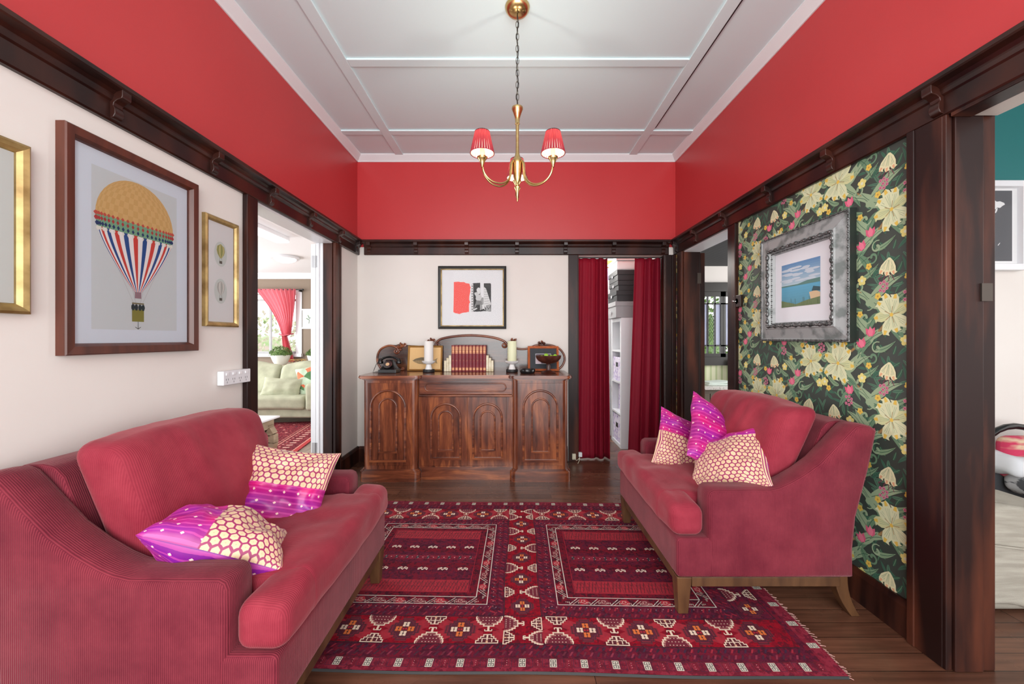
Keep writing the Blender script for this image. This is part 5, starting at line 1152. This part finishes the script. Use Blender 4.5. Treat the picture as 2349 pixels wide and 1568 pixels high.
def make_sofa(label, loc, rz, seed):
    so = thing('sofa', label, 'sofa', loc, 'pair of red corduroy sofas'); so.rotation_euler = (0, 0, rz)
    prof = [(.119, .178), (.742, .178), (.746, .35), (.746, .53), (.738, .550), (.72, .560), (.60, .560), (.472, .561), (.43, .571), (.388, .589), (.32, .628), (.25, .679), (.18, .752), (.13, .806), (.10, .835), (.075, .844), (.03, .838), (.008, .822), (.020, .76), (.043, .651), (.075, .53), (.098, .443), (.112, .30)]
    for a, b in ((0, .125), (SL - .125, SL)):
        g = MB()
        n = len(prof); cx_, cz_ = .35, .38
        ins = [(0, .018), (.0055, .0055), (.018, 0)]
        rows = []
        for s_, o_ in [(a, .020), (a + .0045, .0085), (a + .016, .0)] + [(a + (b - a) * .5, -.003)] + [(b - .016, 0), (b - .0045, .0085), (b, .020)]:
            row = []
            for i, (x, z) in enumerate(prof):
                p0, p1 = Vector(prof[i - 1]), Vector(prof[(i + 1) % n]); d = (p1 - p0).normalized(); nn = Vector((-d.y, d.x)); row.append((x + nn.x * o_, s_, z + nn.y * o_))
            rows.append(g.pts(row))
        for r0, r1 in zip(rows, rows[1:]):
            for k in range(n): g.face((r0 + k, r0 + (k + 1) % n, r1 + (k + 1) % n, r1 + k), True)
        g.face([rows[0] + k for k in range(n)], False); g.face([rows[-1] + k for k in range(n)], False)
        g.build('armrest', M_cord, so, world=False)
    g = MB().prism([(.119, .178), (.25, .178), (.30, .45), (.16, .80), (.13, .832), (.09, .840), (.03, .836), (.010, .822), (.043, .651), (.098, .443)], .123, SL - .123, 1); g.build('backrest', M_cord, so, world=False, bevel=.012)
    MB().rbox(.2, .883, .002, SL - .002, .178, .352, .018, 10).build('seat_base', M_cord, so, world=False) if False else MB().rbox(.70, .883, .002, SL - .002, .178, .352, .02, 10).rbox(.2, .72, .12, SL - .12, .18, .35, .01, 4).build('seat_base', M_cord, so, world=False)
    def seatdef(p):
        c = max(0, 1 - ((p.y - SL / 2) / (SL / 2)) ** 2); t = (p.z - .345) / .14
        dz = (.020 * c + .014 * mnoise.noise(Vector((p.x * 4 + seed, p.y * 5, 1))) + .009 * mnoise.noise(Vector((p.x * 16 + seed, p.y * 9, 4)))) * max(0, t)
        dx = (.012 * c + .008 * mnoise.noise(Vector((p.y * 7, p.z * 9, seed)))) if p.x > .8 else 0
        return (p.x + dx, p.y, p.z + dz)
    g = MB(); g.rbox(.24, .905, .132, SL - .132, .352, .486, .042, 26, deform=seatdef)
    for a, b in ((.004, .30), (SL - .30, SL - .004)): g.rbox(.758, .9035, a, b, .353, .4845, .042, 14, deform=seatdef)
    g.build('seat_cushion', M_cord2, so, world=False)
    def bdef(p):
        t = (p.z - .46) / .44; c = max(0, 1 - ((p.y - SL / 2) / (SL / 2 - .12)) ** 2)
        wr = .012 * mnoise.noise(Vector((p.x * 6 + seed, p.y * 6, p.z * 3))) + (.013 if seed else .007) * mnoise.noise(Vector((p.y * 22 + seed, p.z * 4, 9))) * t
        return (p.x - .155 * t + .03 * c * sin(pi * min(1, max(0, t))) + wr, p.y + .01 * sin(p.z * 9) * (1 if p.y > SL / 2 else -1), p.z + (.018 * c - .010 * mnoise.noise(Vector((p.y * 5 + seed, 3, 1)))) * max(0, t))
    MB().rbox(.30, .475, .130, SL - .130, .46, .895, .055, 26, deform=bdef).build('back_cushion', M_cord2, so, world=False)
    MB().box(.162, .814, .014, .036, .135, .177).box(.162, .814, SL - .036, SL - .014, .135, .177).box(.85, .872, .076, SL - .076, .135, .177).box(.14, .16, .076, SL - .076, .135, .177).build('timber_rail', M_walnut, so, world=False, bevel=.003, seg=2)
    for s0 in (.010, SL - .075):
        zf = .0108 if (seed or s0 > .5) else 0
        g = MB(); i0 = g.pts([(.815, s0, .178), (.880, s0, .178), (.880, s0 + .065, .178), (.815, s0 + .065, .178), (.826, s0 + .012, zf), (.870, s0 + .012, zf), (.870, s0 + .053, zf), (.826, s0 + .053, zf)])
        for q in ((0, 1, 2, 3), (7, 6, 5, 4), (0, 4, 5, 1), (1, 5, 6, 2), (2, 6, 7, 3), (3, 7, 4, 0)): g.face([i0 + k for k in q])
        g.build('leg', M_walnut, so, world=False, bevel=.003, seg=2)
        g = MB(); rows = []
        for t in range(7):
            z = .178 - .178 * t / 6; off = -.055 * (t / 6) ** 2.2; w = .06 - .022 * t / 6; rows.append(g.pts([(.125 + off, s0 + .008, z), (.125 + off + w, s0 + .008, z), (.125 + off + w, s0 + .055, z), (.125 + off, s0 + .055, z)]))
        for a, b in zip(rows, rows[1:]):
            for k in range(4): g.face((a + k, a + (k + 1) % 4, b + (k + 1) % 4, b + k))
        g.face([rows[0] + k for k in range(4)]); g.face([rows[-1] + k for k in range(4)]); g.build('leg', M_walnut, so, world=False, bevel=.003, seg=2)
    return so
make_sofa('red corduroy sofa in the left foreground under the balloon print', (-1.53, 1.09, 0), 0, 0)
make_sofa('red corduroy sofa standing against the floral wallpaper', (1.60, 1.735 + SL, 0), pi, 7)
# throw pillows
def silk(name, dots=True, stripes=22, ca=(150, 20, 120), cb=(204, 22, 110)):
    m = bpy.data.materials.new(name); m.use_nodes = True; t = NT(m)
    s = t.sep(t.n('TexCoord').outputs['UV']); u, v = s[0], s[1]
    st = t.math('SINE', t.math('MULTIPLY', v, stripes * pi * 2)); n1 = t.math('SINE', t.math('MULTIPLY', v, stripes * .9))
    big = t.n('TexNoise'); t.put(big.inputs['Vector'], t.n('TexCoord').outputs['UV']); big.inputs['Scale'].default_value = 3.5
    c = t.mix(t.math('MULTIPLY_ADD', n1, .35, .35), lin(cb), lin((108, 28, 158))); c = t.mix(t.ramp(big.outputs[0], [(.4, (0, 0, 0, 1)), (.62, (1, 1, 1, 1))]), c, lin(ca))
    c = t.mix(t.math('MULTIPLY', t.math('GREATER_THAN', st, .55), .35), c, lin((226, 90, 170)))
    row = t.math('FLOOR', t.math('MULTIPLY', v, 11)); sh = t.math('MULTIPLY', t.math('MODULO', row, 2.0), .5)
    fu = t.math('SUBTRACT', t.math('FRACT', t.math('ADD', t.math('MULTIPLY', u, 8.5), sh)), .5); fv = t.math('SUBTRACT', t.math('FRACT', t.math('MULTIPLY', v, 11)), .5)
    d = t.math('ADD', t.math('MULTIPLY', t.math('ABSOLUTE', fu), 1.25), t.math('ABSOLUTE', fv))
    t.base(t.mix(t.math('LESS_THAN', d, .135), c, lin((240, 200, 190)))); t.p.inputs['Roughness'].default_value = .38; t.p.inputs['Sheen Weight'].default_value = .3; t.p.inputs['Sheen Tint'].default_value = lin((255, 90, 200))
    return m
def brocade(name):
    m = bpy.data.materials.new(name); m.use_nodes = True; t = NT(m)
    s = t.sep(t.n('TexCoord').outputs['UV']); U = t.math('MULTIPLY', s[0], 18.0); V = t.math('MULTIPLY', s[1], 18.0)
    def hexd(ou, ov):
        a = t.math('ABSOLUTE', t.math('SUBTRACT', t.math('FRACT', t.math('ADD', U, ou)), .5)); b = t.math('MULTIPLY', t.math('ABSOLUTE', t.math('SUBTRACT', t.math('FRACT', t.math('ADD', t.math('MULTIPLY', V, .577), ov)), .5)), 1.732)
        return t.math('MAXIMUM', a, t.math('ADD', t.math('MULTIPLY', a, .5), t.math('MULTIPLY', b, .866)))
    d = t.math('MINIMUM', hexd(0, 0), hexd(.5, .5))
    c = t.ramp(d, [(0, lin((176, 150, 110))), (.09, lin((216, 184, 146))), (.37, lin((218, 186, 150))), (.41, lin((146, 24, 86)))])
    bd_ = t.math('GREATER_THAN', t.math('ABSOLUTE', t.math('SUBTRACT', s[0], .5)), .435)      # striped end bands
    ln = t.math('GREATER_THAN', t.math('SINE', t.math('MULTIPLY', s[0], 190.0)), -.1)
    c = t.mix(bd_, c, t.mix(ln, lin((156, 22, 100)), lin((236, 206, 160))))
    t.base(c); t.p.inputs['Roughness'].default_value = .5; t.p.inputs['Sheen Weight'].default_value = .2; t.bump(d, -.25, .002); return m
M_silk = silk('magenta_spotted_silk'); M_broc = brocade('gold_honeycomb_brocade'); M_purple = silk('purple_spotted_silk', ca=(116, 20, 130), cb=(150, 20, 110))
def throw(label, half, th, ps, reg, seed, grp, cr=.014):
    m = MB(); pillow_geo(m, half[0], half[1], th, ps, 34, reg, seed, cr)
    tag(m.build('throw_pillow', merge=.0004), label, 'cushion', grp)
# left sofa
throw('crumpled gold and magenta cushion against the far arm of the left sofa', (.205, .195), .062, pose((-1.0, 1.70, .565), (.93, .10, -.15), (.27, .45, .70)), lambda i, j, s: M_broc if (j > .56 and s > 0) or (s < 0 and i < .0) else M_silk, 3, 'sari cushions on the left sofa', .024)
throw('purple and gold cushion lying at the near arm of the left sofa', (.205, .155), .10, pose((-.965, 1.335, .546), (.83, .30, -.42), (-.42, .89, -.20)), lambda i, j, s: (M_broc if i > .42 else M_silk) if s > 0 else M_purple, 8, 'sari cushions on the left sofa')
# right sofa
throw('magenta and gold cushion furthest back on the right sofa', (.185, .185), .06, pose((1.02, 2.38, .58), (.85, .05, -.42), (.28, .5, .75)), lambda i, j, s: M_silk if j > .55 else M_broc, 5, 'sari cushions on the right sofa')
throw('spotted magenta cushion balanced on its corner on the right sofa', (.21, .21), .078, pose((1.15, 2.245, .65), (.84, .2, -.58), (.20, .55, .80)), lambda i, j, s: M_silk, 12, 'sari cushions on the right sofa')
throw('gold honeycomb cushion nearest the eye on the right sofa', (.195, .185), .08, pose((1.095, 2.02, .598), (.62, -.62, .38), (.40, .70, .55)), lambda i, j, s: (M_broc if j < .74 else M_silk) if s > 0 else M_purple, 15, 'sari cushions on the right sofa')

# ------------------------------------------------------------------ rug
RA = radians(-1.1); RC = (.05, 2.204); RU, RV, RH = 1.175, .752, .010
def toRug(u, v, h):
    u2 = u + .004 * sin(v * 9); v2 = v + .004 * sin(u * 6 + 1)
    return (RC[0] + u2 * cos(RA) - v2 * sin(RA), RC[1] + u2 * sin(RA) + v2 * cos(RA), RH + h)
rg = thing('persian_rug', 'red hand knotted rug with two framed garden panels on the dark floor', 'rug', (RC[0], RC[1], 0))
M_rA = weave('rug_red_ground', (150, 14, 34), (126, 14, 34), (88, 20, 36)); M_rB = weave('rug_plum_ground', (84, 26, 50), (112, 24, 44), (60, 22, 40)); M_rC = weave('rug_dark_red_ground', (120, 18, 36), (94, 22, 40), (60, 18, 32)); M_rD = weave('rug_rose_ground', (140, 44, 62), (124, 32, 50), (96, 26, 44)); M_rE = mat('rug_bright_red', (162, 26, 44), .95, c2=(138, 22, 40), nscale=(60, 60, 60))
base = MB().mat(M_blackm); NE = 30
edge = [(-RU + 2 * RU * k / NE, -RV) for k in range(NE)] + [(RU, -RV + 2 * RV * k / NE) for k in range(NE)] + [(RU - 2 * RU * k / NE, RV) for k in range(NE)] + [(-RU, RV - 2 * RV * k / NE) for k in range(NE)]
i0 = base.pts([toRug(a * 1.002, b * 1.004, -RH + .001)[:3] for a, b in edge] + [toRug(a, b, -.0006) for a, b in edge]); n = len(edge)
base.face([i0 + n + k for k in range(n)]); base.face([i0 + k for k in range(n)][::-1])
for k in range(n): base.face((i0 + k, i0 + (k + 1) % n, i0 + n + (k + 1) % n, i0 + n + k))
base.build('pile', None, rg)
R = Paint(toRug, (-RU, -RV, RU, RV), .00022)
def ringrect(a, b, c, d, w, m, L, n=6):    # frame of width w as subdivided strips
    for (x0, y0, x1, y1) in ((a, b, c, b + w), (a, d - w, c, d), (a, b + w, a + w, d - w), (c - w, b + w, c, d - w)): tiled(x0, y0, x1, y1, m, L)
def tiled(x0, y0, x1, y1, m, L, s=.2):
    nx, ny = max(1, int((x1 - x0) / s)), max(1, int((y1 - y0) / s))
    for i in range(nx):
        for j in range(ny): R.rect(x0 + (x1 - x0) * i / nx, y0 + (y1 - y0) * j / ny, x0 + (x1 - x0) * (i + 1) / nx, y0 + (y1 - y0) * (j + 1) / ny, m, L)
CRM, ORG, DKR, PLM, INK, RED = (222, 200, 178), (208, 108, 50), (84, 16, 32), (66, 26, 56), (34, 22, 34), (178, 24, 46)
tiled(-RU, -RV, RU, RV, M_rD, 0); ringrect(-1.12, -.69, 1.12, .69, .07, M_rB, 1); 
MB0, MB1 = .465, .622      # motif band rows
tiled(-1.09, MB0, 1.09, MB1, M_rA, 2); tiled(-1.09, -MB1, 1.09, -MB0, M_rA, 2); tiled(-1.09, -MB0, -.95, MB0, M_rB, 2); tiled(.95, -MB0, 1.09, MB0, M_rB, 2); tiled(-.082, -MB0, .082, MB0, M_rA, 2)
for sg in (-1, 1):
    a, b = (.082, .95) if sg > 0 else (-.95, -.082); tiled(a, -MB0, b, MB0, M_rB, 2)
def ln(P, w, c, L=5, cl=False): R.line(P, w, c, L, cl)
for v in (MB0, MB1, -MB0, -MB1): ln([(-1.09 + .109 * k, v) for k in range(21)], .003, INK)
for u in (-.082, .082, .95, -.95, 1.09, -1.09): ln([(u, -MB0 + k * .0931) for k in range(11)], .003, INK)
def T(cx, cy, q):       # local frame turned by q quarter turns
    c, s = ((1, 0), (0, 1), (-1, 0), (0, -1))[q % 4]; return lambda x, y: (cx + x * c - y * s, cy + x * s + y * c)
def octa(cx, cy, r, q, sw, sc_=1):
    f = T(cx, cy, q)
    st = lambda k: [f(x * k, y * k) for x, y in ((-1, -.35), (-.8, -.35), (-.8, -.55), (-.55, -.55), (-.55, -.8), (-.35, -.8), (-.35, -1), (.35, -1), (.35, -.8), (.55, -.8), (.55, -.55), (.8, -.55), (.8, -.35), (1, -.35), (1, .35), (.8, .35), (.8, .55), (.55, .55), (.55, .8), (.35, .8), (.35, 1), (-.35, 1), (-.35, .8), (-.55, .8), (-.55, .55), (-.8, .55), (-.8, .35), (-1, .35))]
    R.fill(st(r * 1.45), (112, 24, 42), 4); ln(st(r * 1.3), .0025, INK, 5, True); R.fill(st(r), DKR, 6); ln(st(r * 1.05), .0028, PLM, 7, True)
    for k, (dx, dy) in enumerate(((0, 1), (1, 0), (0, -1), (-1, 0))):
        c = ORG if (k + sw) % 2 else CRM; x, y = f(dx * r * .58, dy * r * .58); e = r * .16
        for ox, oy in ((1, 1), (1, -1), (-1, 1), (-1, -1)): R.rect(x + ox * e - e * .8, y + oy * e - e * .8, x + ox * e + e * .8, y + oy * e + e * .8, c, 8)
        R.rect(x - e * 1.5, y - e * .7, x + e * 1.5, y + e * .7, c, 8); R.disc(x, y, e * .55, INK, 9, 6)
    R.fill([f(-r * .2, -r * .14), f(0, 0), f(-r * .2, r * .14)], RED, 8); R.fill([f(r * .2, -r * .14), f(0, 0), f(r * .2, r * .14)], RED, 8)
def dome(cx, cy, w, h, q):      # stepped dome, opening at y=0, T on the top
    f = T(cx, cy, q); n = 6; P = []
    for k in range(n): x = w * (1 - (k / n) ** 2.6); z = h * .66 * k / (n - 1); P += [(-x, z), (-w * (1 - ((k + 1) / n) ** 2.6), z)] if k < n - 1 else [(-x, z)]
    S = P + [(-a, b) for a, b in P[::-1]]
    R.fill([f(a, b) for a, b in S], (104, 20, 42), 5); ln([f(a, b) for a, b in S], .0058, CRM, 7); ln([f(a * .86, b * .86) for a, b in S], .0022, (190, 130, 120), 7)
    ln([f(0, h * .66), f(0, h * .95)], .009, CRM, 7); ln([f(-w * .26, h * .97), f(w * .26, h * .97)], .005, CRM, 7); ln([f(-w * .26, h * .97), f(-w * .26, h * .86)], .004, CRM, 7); ln([f(w * .26, h * .97), f(w * .26, h * .86)], .004, CRM, 7)
    for i in range(-2, 3):
        for j in range(2 if abs(i) == 2 else 3): R.disc(*f(i * w * .24, h * (.08 + .2 * j)), .0028, CRM, 8, 4)
def lattice(cx, cy, w, h, q):
    f = T(cx, cy, q); S = [(-1, 0), (-1, .25), (-.8, .25), (-.8, .45), (-.6, .45), (-.6, .65), (-.35, .65), (-.35, .85), (.35, .85), (.35, .65), (.6, .65), (.6, .45), (.8, .45), (.8, .25), (1, .25), (1, 0)]
    R.fill([f(a * w, b * h) for a, b in S], DKR, 5); ln([f(a * w, b * h) for a, b in S], .0045, CRM, 7, True); ln([f(0, h * .85), f(0, h * .3)], .007, CRM, 7); ln([f(-w * .1, h * .45), f(-w * .45, h * .45), f(-w * .45, h * .1)], .004, CRM, 7); ln([f(w * .1, h * .45), f(w * .45, h * .45), f(w * .45, h * .1)], .004, CRM, 7); R.fill([f(-w * .1, 0), f(-w * .1, h * .25), f(w * .1, h * .25), f(w * .1, 0)], (206, 160, 130), 7)
def patch(cx, cy, r):
    R.fill([(cx - r, cy - r * .5), (cx, cy - r), (cx + r, cy - r * .5), (cx + r, cy + r * .5), (cx, cy + r), (cx - r, cy + r * .5)], M_rE, 3)
PER = .232; mb_c = (MB0 + MB1) / 2; bh = (MB1 - MB0)
for row, sg in ((mb_c, 1), (-mb_c, -1)):
    for k in range(-4, 5):
        x = (abs(k) - .5) * PER * (1 if k > 0 else -1) + (.082 if k > 0 else -.082) if k else None
        if x is None: continue
        x = (.262 + (abs(k) - 1) * PER) * (1 if k > 0 else -1)
        if abs(x) < 1.05: octa(x, row, .045, 0, (k + (sg > 0)) % 2)
        xm = x - .117 * (1 if k > 0 else -1)
        if abs(xm) < 1.06 and abs(xm) > .07:
            up = (abs(k) % 2 == 0) ^ (sg < 0) ^ (k < 0)
            b0, b1 = row - bh / 2, row + bh / 2
            patch(xm - .05, b0 + .05, .03); patch(xm + .05, b1 - .05, .03); patch(xm + .05, b0 + .05, .03); patch(xm - .05, b1 - .05, .03)
            if up: dome(xm, b0 + .003, .056, bh * .56, 0); lattice(xm, b1 - .003, .044, bh * .34, 2)
            else: dome(xm, b1 - .003, .056, bh * .56, 2); lattice(xm, b0 + .003, .044, bh * .34, 0)
for k in range(-2, 3):
    octa(0, k * .2, .036, 1, k % 2)
    if k < 2:
        y = k * .2 + .1
        if k % 2: dome(-.079, y, .045, .088, 3); lattice(.079, y, .036, .05, 1)
        else: dome(.079, y, .045, .088, 1); lattice(-.079, y, .036, .05, 3)
dome(-.079, .5, .045, .085, 3); lattice(.079, .5, .036, .05, 1); dome(-.079, -.51, .045, .085, 3); lattice(.079, -.51, .036, .05, 1); lattice(-.079, .585, .034, .05, 3); dome(.079, .585, .036, .08, 1); lattice(-.079, -.59, .034, .05, 3); dome(.079, -.59, .036, .08, 1)
for u in (1.02, -1.02):
    for k in range(-2, 3):
        octa(u, k * .2, .036, 1, k % 2)
        if k < 2: dome(u + (.068 if k % 2 else -.068), k * .2 + .1, .045, .08, 1 if k % 2 else 3); lattice(u - (.068 if k % 2 else -.068), k * .2 + .1, .036, .045, 3 if k % 2 else 1)
# small repeating dashes in the plum bands
rd = random.Random(2)
def chevrons(x0, y0, x1, y1, horiz, cols, w=.006, step=.026):
    L = (x1 - x0) if horiz else (y1 - y0); n = int(L / step)
    for k in range(n):
        c = cols[k % len(cols)]; t = (k + .5) * step
        if horiz: f = T(x0 + t, (y0 + y1) / 2, 0); hh = (y1 - y0) / 2
        else: f = T((x0 + x1) / 2, y0 + t, 1); hh = (x1 - x0) / 2
        R.fill([f(-.009, -hh * .75), f(-.001, -hh * .75), f(.010, hh * .75), f(.002, hh * .75)], c, 4)
for s1 in (-1, 1):
    for (a, b, cols) in ((.395, .425, ((150, 26, 48), (60, 22, 50), (104, 28, 52))), (.435, .46, ((60, 20, 44), (132, 30, 50))), (.628, .652, ((54, 24, 52), (150, 30, 50), (40, 20, 40))), (.656, .683, ((96, 26, 46), (130, 40, 62), (64, 22, 44)))):
        for s2 in (-1, 1):
            y0, y1 = sorted((s2 * a, s2 * b))
            if a < .6: x0, x1 = sorted((s1 * .09, s1 * .94)); chevrons(x0, y0, x1, y1, True, cols)
            elif s1 > 0: chevrons(-1.1, y0, 1.1, y1, True, cols)
        # uprights
    for (a, b) in ((.088, .112), (.118, .15), (.885, .91), (.915, .94)):
        x0, x1 = sorted((s1 * a, s1 * b)); chevrons(x0, -.45, x1, .45, False, ((150, 26, 48), (56, 22, 50), (110, 28, 52)))
    for v in (.408, -.408):
        for k in range(24): R.disc(s1 * (.12 + k * .034), v + .004 * (k % 2), .0026, (214, 170, 160), 6, 4)
    for v in [-.4 + .034 * k for k in range(24)]: R.disc(s1 * .134, v, .0026, (214, 170, 160), 6, 4)
# framed panels
for s1 in (-1, 1):
    a, b = sorted((s1 * .162, s1 * .875)); c, d = -.388, .388; wB = .052
    ringrect(a, c, b, d, wB, M_rC, 3)
    for k in (0, wB): ln([(a + k, c + k), (b - k, c + k), (b - k, d - k), (a + k, d - k)], .0042, (206, 196, 186), 6, True)
    def bord(n_, f):
        for k in range(n_):
            t = (k + .5) / n_
            if k % 2 == 0:
                x, y, q = f(t); g = T(x, y, q); e = wB / 2 * .8
                ln([g(-e, -e), g(e, e)], .0035, (200, 190, 180), 6); ln([g(-e, e), g(e, -e)], .0035, INK, 6); ln([g(-e * .3, -e), g(e * 1.4, e * .6)], .003, (190, 170, 160), 6)
                for z in (-1, 1):
                    for j in range(3): ln([g(z * e * (1.0 + .35 * j), -e * .7 + j * .003), g(z * e * (1.0 + .35 * j), -e * .1)], .0028, (206, 190, 176), 6)
            else:
                x, y, q = f(t); g = T(x, y, q); e = wB / 2 * .72; R.fill([g(-e * 1.3, 0), g(-e * .7, -e), (g(e * .7, -e)), g(e * 1.3, 0), g(e * .7, e), g(-e * .7, e)], (160, 24, 44) if k % 4 == 1 else (110, 30, 44), 5)
                ln([g(e * .8, -e * .4), g(e * .2, -e * .7), g(-e * .6, -e * .3), g(-e * .5, e * .5), g(e * .3, e * .5), g(e * .3, 0), g(-e * .1, 0)], .0024, (206, 170, 160), 6)
    h_ = wB / 2
    bord(13, lambda t: (a + wB + (b - a - 2 * wB) * t, c + h_, 0)); bord(13, lambda t: (a + wB + (b - a - 2 * wB) * t, d - h_, 0)); bord(13, lambda t: (a + h_, c + wB + (d - c - 2 * wB) * t, 1)); bord(13, lambda t: (b - h_, c + wB + (d - c - 2 * wB) * t, 1))
    tiled(a + wB, c + wB, b - wB, d - wB, M_rC, 3); e = .04; x0, x1, y0, y1 = a + wB + e, b - wB - e, c + wB + e - .006, d - wB - e + .006
    ln([(x0, y0), (x1, y0), (x1, y1), (x0, y1)], .002, RED, 6, True)
    tiled(x0, y0, x1, y1, M_rB, 4)
    for (v0, v1) in ((y0 + .004, y0 + .098), (y1 - .098, y1 - .004)):
        tiled(x0 + .004, v0, x1 - .004, v1, M_rE, 5); n_ = 9
        for k in range(n_):
            xx = x0 + .004 + (x1 - x0 - .008) * k / n_; w_ = (x1 - x0 - .008) / n_; ln([(xx, v0), (xx, v1)], .0022, DKR, 6)
            for j in range(3):
                p = (xx + w_ * (.12 + .28 * j), v0 + .008); ln([p, (p[0] + w_ * .3, v1 - .01)], .0024, (60, 14, 30), 7)
                for m_ in (.35, .65): pp = (p[0] + w_ * .3 * m_, v0 + (v1 - v0) * m_); ln([pp, (pp[0] - w_ * .12, pp[1] + .012)], .0022, (60, 14, 30), 7)
    ym = (y0 + y1) / 2; tiled(x0 + .004, ym - .10, x1 - .004, ym - .055, M_rC, 5); tiled(x0 + .004, ym + .055, x1 - .004, ym + .10, M_rC, 5); tiled(x0 + .004, ym - .02, x1 - .004, ym + .02, M_rD, 5)
    for v in (ym - .128 + .02, ym + .128 - .02):
        for k in range(5):
            x = x0 + (x1 - x0) * (k + .5) / 5
            for z in (-1, 1):
                ln([(x - z * .003, v - .012), (x + z * .012, v + .002), (x + z * .024, v - .011)], .0048, (232, 214, 196), 7); ln([(x + z * .003, v + .004), (x + z * .010, v + .012), (x + z * .024, v + .004), (x + z * .024, v - .008)], .0042, (232, 214, 196), 7)
    for k in range(9):
        x = x0 + (x1 - x0) * (k + .5) / 9; ln([(x - .007, ym - .018), (x + .005, ym), (x - .005, ym + .002), (x + .007, ym + .018)], .007, (36, 34, 44), 7); R.disc(x + .004, ym - .008, .0028, (214, 206, 206), 8, 4); R.disc(x - .004, ym + .010, .0028, (214, 206, 206), 8, 4)
        if k < 8: R.disc(x + (x1 - x0) / 18, ym, .0045, (206, 150, 150), 7, 4)
# outer row of small squares
def key(x, y, q):
    g = T(x, y, q); R.fill([g(-.013, -.019), g(.013, -.019), g(.013, .019), g(-.013, .019)], (206, 200, 184), 5)
    for z in (-1, 1): ln([g(z * .004, -.0145), g(z * .009, -.0145), g(z * .009, -.004), g(z * .002, -.004)], .0024, INK, 6); ln([g(z * .004, .0145), g(z * .009, .0145), g(z * .009, .004), g(z * .002, .004)], .0024, INK, 6)
    ln([g(0, -.016), g(0, .016)], .0024, INK, 6)
ln([(-1.1 + .11 * k, -.692) for k in range(21)], .002, DKR); ln([(-1.1 + .11 * k, .692) for k in range(21)], .002, DKR)
for s2 in (-1, 1):
    for k in range(-39, 40):
        x = k * .029
        if abs(x) < 1.13:
            if k % 4 == 0: key(x, s2 * .715, 0)
            else:
                ln([(x - .011, s2 * .715 - .019), (x + .011, s2 * .715 - .019), (x + .011, s2 * .715 + .019), (x - .011, s2 * .715 + .019)], .0016, DKR if k % 4 == 2 else PLM, 5, True)
                for j in (-.01, 0, .01): R.disc(x, s2 * .715 + j, .002, (206, 140, 140) if k % 4 == 2 else PLM, 5, 4)
    for k in range(-5, 6): key(s2 * 1.145, k * .122, 1)
R.build('knotted_pattern', rg)
M_fr2 = mat('rug_fringe_wool', (176, 130, 122), .95)
fr = MB(); rd = random.Random(3)
for s1 in (-1, 1):
    for k in range(190):
        v = -RV + 2 * RV * (k + rd.random()) / 190; L = rd.uniform(.012, .028); dv = rd.uniform(-.008, .008)
        p = [toRug(s1 * (RU - .004), v, -.004), toRug(s1 * (RU + L * .5), v + dv * .5, -.006), toRug(s1 * (RU + L), v + dv, -.008)]
        fr.tube(p, .0014, 4)
fo = fr.build('fringe', M_fr2, rg); fo['kind'] = 'stuff'
